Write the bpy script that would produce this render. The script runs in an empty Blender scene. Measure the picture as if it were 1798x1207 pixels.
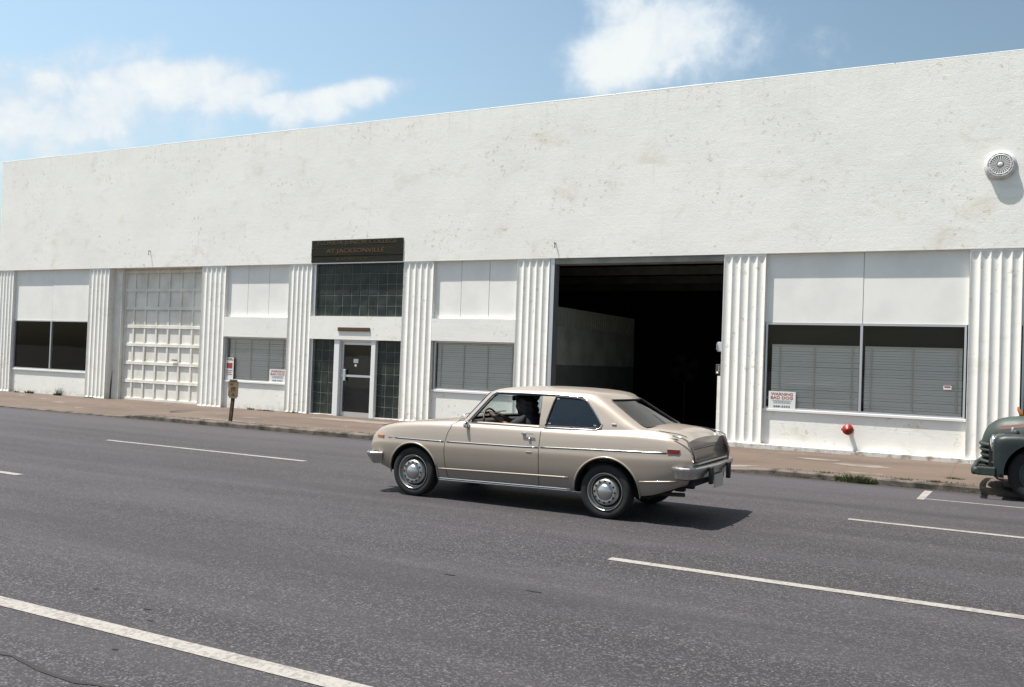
import bpy, bmesh, math, random
import numpy as np
from mathutils import Vector, Matrix
random.seed(7)
C = bpy.context.scene
COL = C.collection
R = math.radians
# ---------------------------------------------------------------- camera
cam = bpy.data.objects.new('camera', bpy.data.cameras.new('camera'))
COL.objects.link(cam)
cam.data.sensor_width = 36.0
cam.data.lens = 36.0 * 1624.86 / 1798.0
cam.data.clip_start = 0.05
cam.data.clip_end = 5000
r_ = Vector((0.8820864984731615, 0.4696803142642409, 0.03638422191007108))
u_ = Vector((-0.023069922377535426, -0.03407368323590934, 0.9991530227108524))
w_ = Vector((-0.47052225015704824, 0.8821787724171234, 0.019220447543314454))
m = Matrix.Identity(4)
for i in range(3):
    m[i][0] = r_[i]; m[i][1] = u_[i]; m[i][2] = -w_[i]
m[0][3], m[1][3], m[2][3] = 0, 0, 1.62
cam.matrix_world = m
C.camera = cam
C.view_settings.view_transform = 'Standard'
C.view_settings.look = 'None'
C.view_settings.exposure = 0.95
C.view_settings.gamma = 1.0
# ---------------------------------------------------------------- node helper
class NT:
    def __init__(s, tree): s.t = tree; s.n = tree.nodes; s.l = tree.links
    def new(s, typ, **kw):
        n = s.n.new(typ)
        for k, v in kw.items():
            if k.startswith('i_'):
                n.inputs[k[2:].replace('_', ' ')].default_value = v
            else: setattr(n, k, v)
        return n
    def link(s, a, b): s.l.new(a, b)
    def val(s, x, sock):
        if hasattr(x, 'links') or isinstance(x, bpy.types.NodeSocket): s.l.new(x, sock)
        else: sock.default_value = x
    def math(s, op, a, b=0.0, c=None, clamp=False):
        n = s.n.new('ShaderNodeMath'); n.operation = op; n.use_clamp = clamp
        s.val(a, n.inputs[0]); s.val(b, n.inputs[1])
        if c is not None: s.val(c, n.inputs[2])
        return n.outputs[0]
    def smooth(s, x, a, b):
        n = s.n.new('ShaderNodeMapRange'); n.interpolation_type = 'SMOOTHSTEP'
        s.val(x, n.inputs['Value']); n.inputs['From Min'].default_value = a; n.inputs['From Max'].default_value = b
        return n.outputs['Result']
    def mix(s, f, a, b):
        n = s.n.new('ShaderNodeMix'); n.data_type = 'RGBA'
        s.val(f, n.inputs[0])
        for q, sock in ((a, n.inputs[6]), (b, n.inputs[7])):
            if isinstance(q, bpy.types.NodeSocket): s.l.new(q, sock)
            else: sock.default_value = (*q[:3], 1)
        return n.outputs[2]
    def noise(s, vec, scale, detail=4, rough=.55, dist=0):
        n = s.n.new('ShaderNodeTexNoise'); n.inputs['Scale'].default_value = scale
        n.inputs['Detail'].default_value = detail; n.inputs['Roughness'].default_value = rough
        n.inputs['Distortion'].default_value = dist
        if vec is not None: s.l.new(vec, n.inputs['Vector'])
        return n.outputs['Fac']
    def mapping(s, vec, scale=(1, 1, 1), loc=(0, 0, 0)):
        n = s.n.new('ShaderNodeMapping'); n.inputs['Scale'].default_value = scale; n.inputs['Location'].default_value = loc
        s.l.new(vec, n.inputs['Vector']); return n.outputs[0]
# ---------------------------------------------------------------- sky + sun
SUN_TRAVEL = Vector((0.34, 0.20, -1.0)).normalized()
to_sun = -SUN_TRAVEL
wd = bpy.data.worlds.new('World'); C.world = wd; wd.use_nodes = True
W = NT(wd.node_tree); W.n.clear()
out = W.new('ShaderNodeOutputWorld'); bg = W.new('ShaderNodeBackground')
bg.inputs['Strength'].default_value = 0.10
sky = W.new('ShaderNodeTexSky'); sky.sky_type = 'NISHITA'; sky.sun_disc = False
sky.sun_elevation = math.asin(to_sun.z); sky.sun_rotation = math.atan2(to_sun.x, to_sun.y)
sky.air_density = 1.3; sky.dust_density = 2.6; sky.ozone_density = 2.0
tc = W.new('ShaderNodeTexCoord'); sep = W.new('ShaderNodeSeparateXYZ')
W.link(tc.outputs['Generated'], sep.inputs[0])
X_, Y_, Z_ = sep.outputs
yy = W.math('MAXIMUM', Y_, 0.05)
U = W.math('DIVIDE', X_, yy); V = W.math('DIVIDE', Z_, yy)
cmb = W.new('ShaderNodeCombineXYZ'); W.link(U, cmb.inputs[0]); W.link(V, cmb.inputs[1])
UV = cmb.outputs[0]
nv = W.new('ShaderNodeCombineXYZ'); W.link(W.math('ARCTAN2', X_, Y_), nv.inputs[0]); W.link(W.math('ARCSINE', Z_), nv.inputs[1])
nz = W.noise(nv.outputs[0], 11.0, 10, .60, .3)
nz2 = W.noise(W.mapping(nv.outputs[0], (1, 1, 1), (3, 1, 0)), 34.0, 8, .60, .3)
warp = W.math('ADD', W.math('MULTIPLY', W.math('SUBTRACT', nz, .5), 1.7), W.math('MULTIPLY', W.math('SUBTRACT', nz2, .5), 1.3))
# clouds: centre u, v, radii, weight (directions in the sky over the street)
blobs = [(-1.42, .385, .36, .070, .66), (-1.20, .385, .24, .05, .62), (-1.47, .430, .17, .050, .85), (-1.25, .420, .15, .040, 1.0), (-1.13, .412, .13, .032, 1.1), (-1.02, .388, .10, .026, 1.05), (-.945, .362, .06, .016, .95), (-1.38, .385, .24, .040, 1.05), (-1.30, .365, .10, .022, .95), (-1.52, .40, .12, .045, 1.05), (-1.58, .46, .20, .05, .6), (-1.36, .475, .16, .03, .5), (-1.24, .462, .10, .03, .55),
         (-1.44, .352, .07, .035, .9), (-.855, .352, .075, .020, 1.1), (-.785, .360, .065, .016, 1.05), (-.90, .336, .05, .018, .9),
         (-.395, .372, .075, .032, 1.15), (-.345, .392, .060, .040, 1.05), (-.40, .45, .05, .07, .8), (-.31, .378, .06, .04, .8), (-.265, .362, .05, .03, .5), (-.19, .350, .04, .02, .30)]
dens = None
for (cu, cv, ru, rv, wgt) in blobs:
    a = W.math('DIVIDE', W.math('SUBTRACT', U, cu), ru); bq = W.math('SUBTRACT', V, cv); b = W.math('ADD', W.math('DIVIDE', W.math('MAXIMUM', bq, 0.0), rv), W.math('DIVIDE', W.math('MINIMUM', bq, 0.0), rv * 1.7))
    d2 = W.math('ADD', W.math('MULTIPLY', a, a), W.math('MULTIPLY', b, b))
    g = W.math('MULTIPLY', W.math('POWER', 2.71828, W.math('MULTIPLY', W.math('POWER', d2, 1.35), -.75)), wgt)
    dens = g if dens is None else W.math('MAXIMUM', dens, g)
dd = W.math('ADD', dens, W.math('MULTIPLY', warp, .50))
cl = W.math('MULTIPLY', W.smooth(dd, .17, .88), .97)
# loose cloud elsewhere in the sky dome so reflections are not empty
nz3 = W.noise(W.mapping(tc.outputs['Generated'], (1, 1, 2.4)), 2.6, 8, .6, .2)
else_mask = W.math('MULTIPLY', W.smooth(nz3, .52, .70), W.smooth(W.math('MULTIPLY', Y_, -1), -.1, .25))
cl = W.math('MAXIMUM', W.math('MULTIPLY', cl, W.smooth(Y_, 0, .1)), W.math('MULTIPLY', else_mask, .7))
shade = W.smooth(W.math('ADD', W.math('ADD', W.math('MULTIPLY', nz, .6), W.math('MULTIPLY', nz2, .5)), W.math('MULTIPLY', dens, .35)), .62, 1.02)
ccol = W.mix(shade, (3.35, 3.95, 4.6), (4.75, 4.95, 4.95))
hs = W.new('ShaderNodeHueSaturation'); hs.inputs['Saturation'].default_value = .92; hs.inputs['Value'].default_value = 1.0
W.link(sky.outputs[0], hs.inputs['Color'])
east = W.math('SUBTRACT', 1.0, W.math('MULTIPLY', W.smooth(X_, -.75, .15), .34))
vm = W.new('ShaderNodeVectorMath'); vm.operation = 'SCALE'; tn = W.new('ShaderNodeVectorMath'); tn.operation = 'MULTIPLY'; W.link(hs.outputs[0], tn.inputs[0]); tn.inputs[1].default_value = (.92, .99, .955); W.link(tn.outputs[0], vm.inputs[0]); W.link(east, vm.inputs['Scale'])
fin = W.mix(cl, vm.outputs[0], ccol)
W.link(fin, bg.inputs['Color']); W.link(bg.outputs[0], out.inputs[0])
sl = bpy.data.lights.new('sun', 'SUN'); sl.energy = 4.4; sl.angle = R(0.53); sl.color = (1.0, .955, .88)
so = bpy.data.objects.new('sun', sl); COL.objects.link(so); so.location = (-5, -3, 20)
so.rotation_euler = SUN_TRAVEL.to_track_quat('-Z', 'Y').to_euler()
# ---------------------------------------------------------------- materials
MATS = {}
def mat(name, base=(.5, .5, .5), rough=.6, metal=0.0, coat=0.0, spec=.5, fn=None, trans=0.0, ior=1.5, alpha=1.0, emis=None):
    m = bpy.data.materials.new(name); m.use_nodes = True; MATS[name] = m
    N = NT(m.node_tree); p = N.n['Principled BSDF']
    p.inputs['Base Color'].default_value = (*base, 1); p.inputs['Roughness'].default_value = rough
    p.inputs['Metallic'].default_value = metal; p.inputs['Coat Weight'].default_value = coat
    p.inputs['Coat Roughness'].default_value = .06
    p.inputs['Specular IOR Level'].default_value = spec; p.inputs['Transmission Weight'].default_value = trans
    p.inputs['IOR'].default_value = ior; p.inputs['Alpha'].default_value = alpha
    if fn: fn(N, p)
    return m
def pos(N):
    g = N.new('ShaderNodeNewGeometry'); return g.outputs['Position']
def bump(N, p, h, strength=.3, dist=.01):
    b = N.new('ShaderNodeBump'); b.inputs['Strength'].default_value = strength; b.inputs['Distance'].default_value = dist
    N.link(h, b.inputs['Height']); N.link(b.outputs[0], p.inputs['Normal'])
def f_mottle(c1, c2, scale=3, bs=.2, bd=.005, fine=60, stretch=(1, 1, 1), lo=.35, hi=.7):
    def fn(N, p):
        P = pos(N); q = N.mapping(P, stretch)
        n1 = N.noise(q, scale, 6, .6); f = N.smooth(n1, lo, hi)
        N.link(N.mix(f, c1, c2), p.inputs['Base Color'])
        bump(N, p, N.math('ADD', N.noise(P, fine, 3), N.math('MULTIPLY', n1, .6)), bs, bd)
    return fn
def f_wall(N, p):
    P = pos(N)
    base = N.mix(N.smooth(N.noise(P, .55, 5, .6), .3, .75), (.825, .808, .757), (.765, .75, .712))
    st = N.math('MULTIPLY', N.smooth(N.noise(N.mapping(P, (.9, .9, 1.3), (4, 0, 2)), 1.3, 9, .68, .5), .53, .78), .62)
    base = N.mix(st, base, (.56, .52, .40))
    runs = N.math('MULTIPLY', N.smooth(N.noise(N.mapping(P, (5.0, 1, .35)), 2.2, 5, .6), .60, .85), .22)
    base = N.mix(runs, base, (.42, .42, .41))
    sp = N.math('MULTIPLY', N.smooth(N.noise(N.mapping(P, (1, 1, 1), (9, 3, 1)), 11, 5, .62), .575, .68), N.smooth(N.noise(N.mapping(P, (.8, 1, 1.2)), .85, 4, .6), .46, .60))
    base = N.mix(N.math('MULTIPLY', sp, .62), base, (.46, .40, .27))
    sxt = N.new('ShaderNodeSeparateXYZ'); N.link(P, sxt.inputs[0])
    top = N.math('MULTIPLY', N.smooth(sxt.outputs[2], 6.3, 7.25), N.smooth(N.noise(N.mapping(P, (7.0, 1, .25)), 2.0, 5, .6), .52, .78))
    base = N.mix(N.math('MULTIPLY', top, .22), base, (.40, .38, .34))
    # splash dirt just above the pavement
    sx = N.new('ShaderNodeSeparateXYZ'); N.link(P, sx.inputs[0])
    low = N.math('SUBTRACT', 1.0, N.smooth(sx.outputs[2], .13, .32))
    low = N.math('MULTIPLY', low, N.smooth(N.noise(P, 5, 5, .65), .42, .62))
    base = N.mix(N.math('MULTIPLY', low, .45), base, (.33, .29, .24))
    N.link(base, p.inputs['Base Color'])
    bk = N.new('ShaderNodeTexBrick'); bk.inputs['Scale'].default_value = 1.0
    bk.inputs['Brick Width'].default_value = .41; bk.inputs['Row Height'].default_value = .205; bk.inputs['Mortar Size'].default_value = .006; bk.inputs['Mortar Smooth'].default_value = 1.0
    sw = N.new('ShaderNodeCombineXYZ'); N.link(sx.outputs[0], sw.inputs[0]); N.link(sx.outputs[2], sw.inputs[1])
    N.link(sw.outputs[0], bk.inputs['Vector'])
    h = N.math('ADD', N.math('MULTIPLY', N.noise(P, 45, 5, .7), .9), N.math('ADD', N.math('MULTIPLY', N.noise(P, 2.0, 6, .65), 1.6), N.math('MULTIPLY', bk.outputs['Fac'], -.16)))
    bump(N, p, h, .42, .010)
M_wall = mat('painted_masonry', rough=.82, fn=f_wall)
M_panel = mat('painted_panel', rough=.7, fn=f_mottle((.80, .787, .75), (.73, .72, .69), 1.6, .25, .004, 50))
M_ledge = mat('flaking_ledge', rough=.9, fn=f_mottle((.60, .58, .55), (.26, .21, .18), 5, .5, .01, 50, lo=.45, hi=.68))
M_gdoor = mat('painted_wood_door', rough=.65, fn=f_mottle((.77, .75, .70), (.64, .61, .54), 2.6, .3, .004, 70, (1, 1, .6)))
M_alum = mat('aluminium_frame', (.62, .62, .64), .42, .75)
M_whtmetal = mat('white_metal', (.74, .74, .73), .45)
M_dark = mat('dark_void', (.012, .012, .012), .9)
M_blind = mat('blind_slat', (.97, .93, .86), .4)
M_cord = mat('blind_tape', (.72, .68, .58), .8)
def f_winglass(N, p, ior=1.36):
    m = p.id_data
    tr = N.new('ShaderNodeBsdfTransparent'); tr.inputs[0].default_value = (.975, .975, .975, 1)
    gl = N.new('ShaderNodeBsdfGlossy'); gl.inputs['Roughness'].default_value = .015
    fr = N.new('ShaderNodeFresnel'); fr.inputs['IOR'].default_value = ior
    P = pos(N); b = N.new('ShaderNodeBump'); b.inputs['Strength'].default_value = .05; b.inputs['Distance'].default_value = .02
    N.link(N.noise(P, 1.4, 2), b.inputs['Height']); N.link(b.outputs[0], gl.inputs['Normal'])
    mx = N.new('ShaderNodeMixShader'); N.link(fr.outputs[0], mx.inputs[0]); N.link(tr.outputs[0], mx.inputs[1]); N.link(gl.outputs[0], mx.inputs[2])
    N.link(mx.outputs[0], N.n['Material Output'].inputs[0])
M_glass = mat('window_glass', fn=f_winglass)
def f_tint(c, gmul=1.5):
    def fn(N, p):
        f_winglass(N, p, gmul)
        for n in N.n:
            if n.type == 'BSDF_TRANSPARENT': n.inputs[0].default_value = (*c, 1)
    return fn
M_carglass = mat('car_glass', fn=f_tint((.84, .90, .90)))
M_rearglass = mat('rear_car_glass', fn=f_tint((.55, .60, .60), 1.8))
M_darkglass = mat('tinted_car_glass', fn=f_tint((.42, .55, .60), 1.6))
def f_block(N, p):
    P = pos(N)
    n = N.noise(P, 3.2, 3, .6); n2 = N.noise(N.mapping(P, (1, 1, 1)), 40, 2)
    N.link(N.mix(N.smooth(n, .35, .7), (.014, .021, .021), (.036, .044, .038)), p.inputs['Base Color'])
    bump(N, p, n2, .15, .006)
M_block = mat('glass_block', rough=.3, spec=.3, fn=f_block)
M_mortar = mat('block_mortar', (.15, .16, .14), .9)
M_signbd = mat('dark_sign_board', rough=.75, spec=.15, fn=f_mottle((.014, .018, .015), (.030, .024, .012), 6, .3, .003, 60, (.3, 1, 3)))
M_rust = mat('faded_orange_letter', (.115, .050, .018), .7)
M_rustdim = mat('worn_orange_letter', (.075, .045, .02), .7)
M_white = mat('sign_white', (.70, .72, .70), .6)
M_red = mat('sign_red', (.32, .045, .035), .6)
M_grey = mat('sign_grey', (.25, .27, .28), .7)
M_black = mat('sign_black', (.05, .05, .055), .7)
M_brownpl = mat('brown_plate', (.075, .045, .022), .6)
def f_asph(N, p):
    P = pos(N); sx = N.new('ShaderNodeSeparateXYZ'); N.link(P, sx.inputs[0])
    # stone chips at two sizes
    v = N.new('ShaderNodeTexVoronoi'); v.inputs['Scale'].default_value = 85; N.link(P, v.inputs['Vector'])
    hsv = N.new('ShaderNodeSeparateColor'); N.link(v.outputs['Color'], hsv.inputs[0])
    chip = N.smooth(hsv.outputs[0], .55, 1.0)
    v2 = N.new('ShaderNodeTexVoronoi'); v2.inputs['Scale'].default_value = 55; N.link(P, v2.inputs['Vector'])
    h2 = N.new('ShaderNodeSeparateColor'); N.link(v2.outputs['Color'], h2.inputs[0])
    big = N.smooth(h2.outputs[1], .93, 1.0)
    inside = N.math('SUBTRACT', 1.0, N.smooth(v2.outputs['Distance'], .25, .48))
    big = N.math('MULTIPLY', big, inside)
    base = N.mix(chip, (.0210, .0186, .0208), (.085, .0765, .081))
    base = N.mix(N.math('MULTIPLY', big, .8), base, (.23, .205, .20))
    lrg = N.noise(N.mapping(P, (.12, .7, 1)), 1.6, 6, .6)
    base = N.mix(N.math('MULTIPLY', N.smooth(lrg, .35, .70), .45), base, (.066, .060, .067))
    # tyre-polished and oil-darkened bands along the lanes
    jit = N.math('MULTIPLY', N.math('SUBTRACT', N.noise(N.mapping(P, (.05, .5, 1)), 2, 4), .5), .7)
    Yj = N.math('ADD', sx.outputs[1], jit)
    def band(y, w_, f=1.0):
        d = N.math('ABSOLUTE', N.math('SUBTRACT', Yj, y)); return N.math('MULTIPLY', N.math('SUBTRACT', 1.0, N.smooth(d, w_ * .2, w_)), f)
    bb = None
    for y, w_, f in ((12.05, .42, .75), (9.15, .65, .5), (8.3, .3, .25), (10.0, .3, .3), (5.6, .7, .45), (4.6, .3, .2), (6.5, .3, .2), (13.1, .25, .4), (11.35, .2, .3), (14.45, .2, .35)):
        q = band(y, w_, f); bb = q if bb is None else N.math('MAXIMUM', bb, q)
    brk = N.smooth(N.noise(N.mapping(P, (.18, 1.2, 1)), 1.3, 5, .6), .25, .65)
    base = N.mix(N.math('MULTIPLY', N.math('MULTIPLY', bb, brk), .95), base, (.0155, .0138, .0145))
    stn = N.smooth(N.noise(N.mapping(P, (.7, 1, 1), (2, 5, 0)), 1.5, 7, .65), .60, .78)
    base = N.mix(N.math('MULTIPLY', stn, .55), base, (.022, .018, .0175))
    strk = N.smooth(N.noise(N.mapping(P, (.06, 3.2, 1), (0, 3, 0)), 1.5, 6, .6), .42, .68)
    base = N.mix(N.math('MULTIPLY', strk, .38), base, (.030, .025, .0295))
    far = N.math('MULTIPLY', N.smooth(N.math('ADD', sx.outputs[1], N.math('MULTIPLY', jit, 2)), 10.6, 14.2), .5)  # grazing-angle brightness of the far lanes, mixed into the base colour
    base = N.mix(far, base, (.062, .056, .064))
    gut = N.math('MULTIPLY', N.smooth(Yj, 14.15, 14.5), .7)
    base = N.mix(gut, base, (.030, .025, .021))
    N.link(base, p.inputs['Base Color'])
    h = N.math('ADD', N.math('MULTIPLY', v.outputs['Distance'], .9), N.math('MULTIPLY', N.noise(P, 160, 3), .6))
    bump(N, p, h, .55, .006)
M_asph = mat('asphalt', rough=.80, spec=.4, fn=f_asph)
def f_paint(N, p):
    P = pos(N)
    w = N.noise(P, 30, 5, .65); w2 = N.noise(P, 3, 4, .6)
    f = N.math('MULTIPLY', N.smooth(N.math('ADD', w, N.math('MULTIPLY', w2, .5)), .66, .92), .60)
    N.link(N.mix(f, (.275, .255, .232), (.10, .090, .088)), p.inputs['Base Color']); bump(N, p, N.noise(P, 90, 3), .4, .004)
M_paint = mat('road_paint', rough=.7, fn=f_paint)
def f_walk(N, p):
    P = pos(N)
    b = N.mix(N.smooth(N.noise(N.mapping(P, (.4, 1, 1)), 1.1, 6, .65), .3, .72), (.112, .080, .060), (.078, .055, .043))
    b = N.mix(N.math('MULTIPLY', N.smooth(N.noise(N.mapping(P, (.8, 1.5, 1), (7, 2, 0)), 1.6, 7, .7), .60, .68), .55), b, (.24, .21, .19))
    b = N.mix(N.math('MULTIPLY', N.smooth(N.noise(P, 9, 6, .7), .55, .75), .45), b, (.075, .056, .046))
    sx = N.new('ShaderNodeSeparateXYZ'); N.link(P, sx.inputs[0])
    js = None
    xj = N.math('ABSOLUTE', N.math('SUBTRACT', N.math('FRACT', N.math('DIVIDE', N.math('ADD', sx.outputs[0], .69 + 1.52 * 40), 1.52)), .5))
    js = N.smooth(xj, .490, .496)
    yj = N.math('ABSOLUTE', N.math('SUBTRACT', sx.outputs[1], 16.35))
    js = N.math('MAXIMUM', js, N.math('SUBTRACT', 1.0, N.smooth(yj, .008, .016)))
    b = N.mix(N.math('MULTIPLY', js, .5), b, (.07, .055, .045))
    N.link(b, p.inputs['Base Color'])
    bump(N, p, N.math('SUBTRACT', N.math('MULTIPLY', N.noise(P, 70, 4), .6), js), .5, .006)
M_walk = mat('sidewalk_concrete', rough=.9, fn=f_walk)
M_kerb = mat('kerb_concrete', rough=.9, fn=f_mottle((.12, .098, .082), (.022, .019, .013), 3.5, .6, .012, 40, lo=.40, hi=.66))
M_apron = mat('pale_concrete', rough=.9, fn=f_mottle((.20, .175, .155), (.12, .098, .083), 3, .4, .006, 60))
def f_car(N, p):
    P = pos(N)
    n = N.noise(P, 2.2, 5, .6); sx = N.new('ShaderNodeSeparateXYZ'); N.link(P, sx.inputs[0])
    n3 = N.noise(P, 9, 6, .7)
    dust = N.math('MULTIPLY', N.math('SUBTRACT', 1.0, N.smooth(N.math('ADD', sx.outputs[2], N.math('MULTIPLY', N.math('SUBTRACT', n3, .5), .25)), .22, .62)), N.math('ADD', .2, N.math('MULTIPLY', n3, 1.0)), clamp=True)
    N.link(N.mix(dust, (.305, .256, .212), (.165, .138, .116)), p.inputs['Base Color'])
    r = N.math('ADD', .32, N.math('MULTIPLY', n, .18)); N.link(r, p.inputs['Roughness'])
    bump(N, p, N.noise(P, 3.0, 3), .04, .02)
M_car = mat('champagne_paint', metal=.16, coat=.6, fn=f_car)
M_chrome = mat('chrome', (.72, .72, .72), .14, 1.0)
M_cap = mat('hubcap_steel', (.42, .41, .40), .34, .85)
M_chrome2 = mat('dull_chrome', (.52, .51, .50), .26, .95)
M_tyre = mat('tyre_rubber', rough=.85, fn=f_mottle((.007, .007, .008), (.015, .014, .014), 8, .3, .004, 80))
M_rubber = mat('black_rubber', (.015, .015, .015), .6)
M_under = mat('underbody', (.012, .011, .010), .9)
M_int = mat('dark_interior', (.035, .028, .024), .8)
M_seat = mat('seat_vinyl', (.045, .035, .03), .55)
M_amber = mat('amber_lens', (.42, .13, .02), .25, coat=.6)
M_redlens = mat('red_lens', (.20, .014, .008), .25, coat=.6)
M_taillens = mat('dark_tail_lens', (.075, .012, .012), .3, coat=.4)
M_lens = mat('lamp_lens', (.62, .64, .64), .08, .3, coat=1)
M_skin = mat('skin', (.060, .028, .018), .6)
M_hair = mat('hair', (.012, .009, .008), .7)
M_cloth = mat('shirt', (.016, .018, .026), .9)
M_wheelrim = mat('steering_wheel_plastic', (.11, .06, .045), .5)
M_plate = mat('licence_plate', (.52, .45, .38), .5)
def f_truck(N, p):
    P = pos(N)
    n = N.noise(P, 3.0, 6, .65); n2 = N.noise(P, 11, 5, .65)
    b = N.mix(N.smooth(n, .35, .7), (.034, .050, .042), (.012, .019, .019))
    b = N.mix(N.math('MULTIPLY', N.smooth(n2, .60, .72), .6), b, (.045, .022, .016))
    N.link(b, p.inputs['Base Color']); N.link(N.math('ADD', .38, N.math('MULTIPLY', n, .4)), p.inputs['Roughness'])
    bump(N, p, n2, .08, .01)
M_truck = mat('faded_green_paint', fn=f_truck, spec=.5)
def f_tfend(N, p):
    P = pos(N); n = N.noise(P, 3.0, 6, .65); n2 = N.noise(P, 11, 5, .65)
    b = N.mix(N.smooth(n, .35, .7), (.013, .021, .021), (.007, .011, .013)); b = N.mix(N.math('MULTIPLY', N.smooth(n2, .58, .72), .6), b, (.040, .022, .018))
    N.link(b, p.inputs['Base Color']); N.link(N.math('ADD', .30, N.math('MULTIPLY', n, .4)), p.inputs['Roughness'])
M_fender = mat('shade_toned_fender', fn=f_tfend, spec=.45)  # darker copy of the truck green: the fender's shaded side put into its colour
M_truckred = mat('faded_red_stripe', (.085, .024, .022), .6)
M_siam = mat('hydrant_red', rough=.42, fn=f_mottle((.30, .022, .012), (.17, .014, .010), 14, .2, .004, 60))
M_vent = mat('vent_white', rough=.55, fn=f_mottle((.66, .66, .66), (.50, .48, .46), 10, .2, .003, 70))
M_post = mat('rusty_post', rough=.85, fn=f_mottle((.045, .022, .012), (.09, .045, .022), 9, .4, .004, 60))
M_psign = mat('weathered_sign', rough=.7, fn=f_mottle((.21, .145, .075), (.13, .085, .04), 10, .3, .003, 60))
M_psign2 = mat('weathered_mark', (.075, .04, .022), .8)
M_grass = mat('dry_grass', rough=.8, fn=f_mottle((.060, .085, .020), (.115, .10, .04), 20, .1, .002, 60))
M_grassd = mat('green_weed', rough=.8, fn=f_mottle((.035, .055, .018), (.075, .075, .03), 18, .1, .002, 60))
M_iwall = mat('workshop_wall', rough=.9, fn=f_mottle((.30, .31, .27), (.19, .20, .18), 1.6, .3, .006, 40))
M_idado = mat('workshop_dado', rough=.8, fn=f_mottle((.105, .115, .100), (.075, .082, .075), 2, .3, .006, 40))
M_icorr = mat('workshop_corrugated', (.24, .24, .20), .7)
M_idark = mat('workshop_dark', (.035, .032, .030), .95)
M_ifloor = mat('workshop_floor', rough=.85, fn=f_mottle((.045, .04, .036), (.07, .06, .055), 2, .3, .005, 50))
M_iron = mat('cast_iron', (.06, .045, .04), .8)
M_tar = mat('road_tar', (.017, .015, .0155), .85)
M_fan = mat('dusty_fan', (.022, .022, .024), .9)
M_box = mat('grey_box', (.42, .47, .50), .5)
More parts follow.
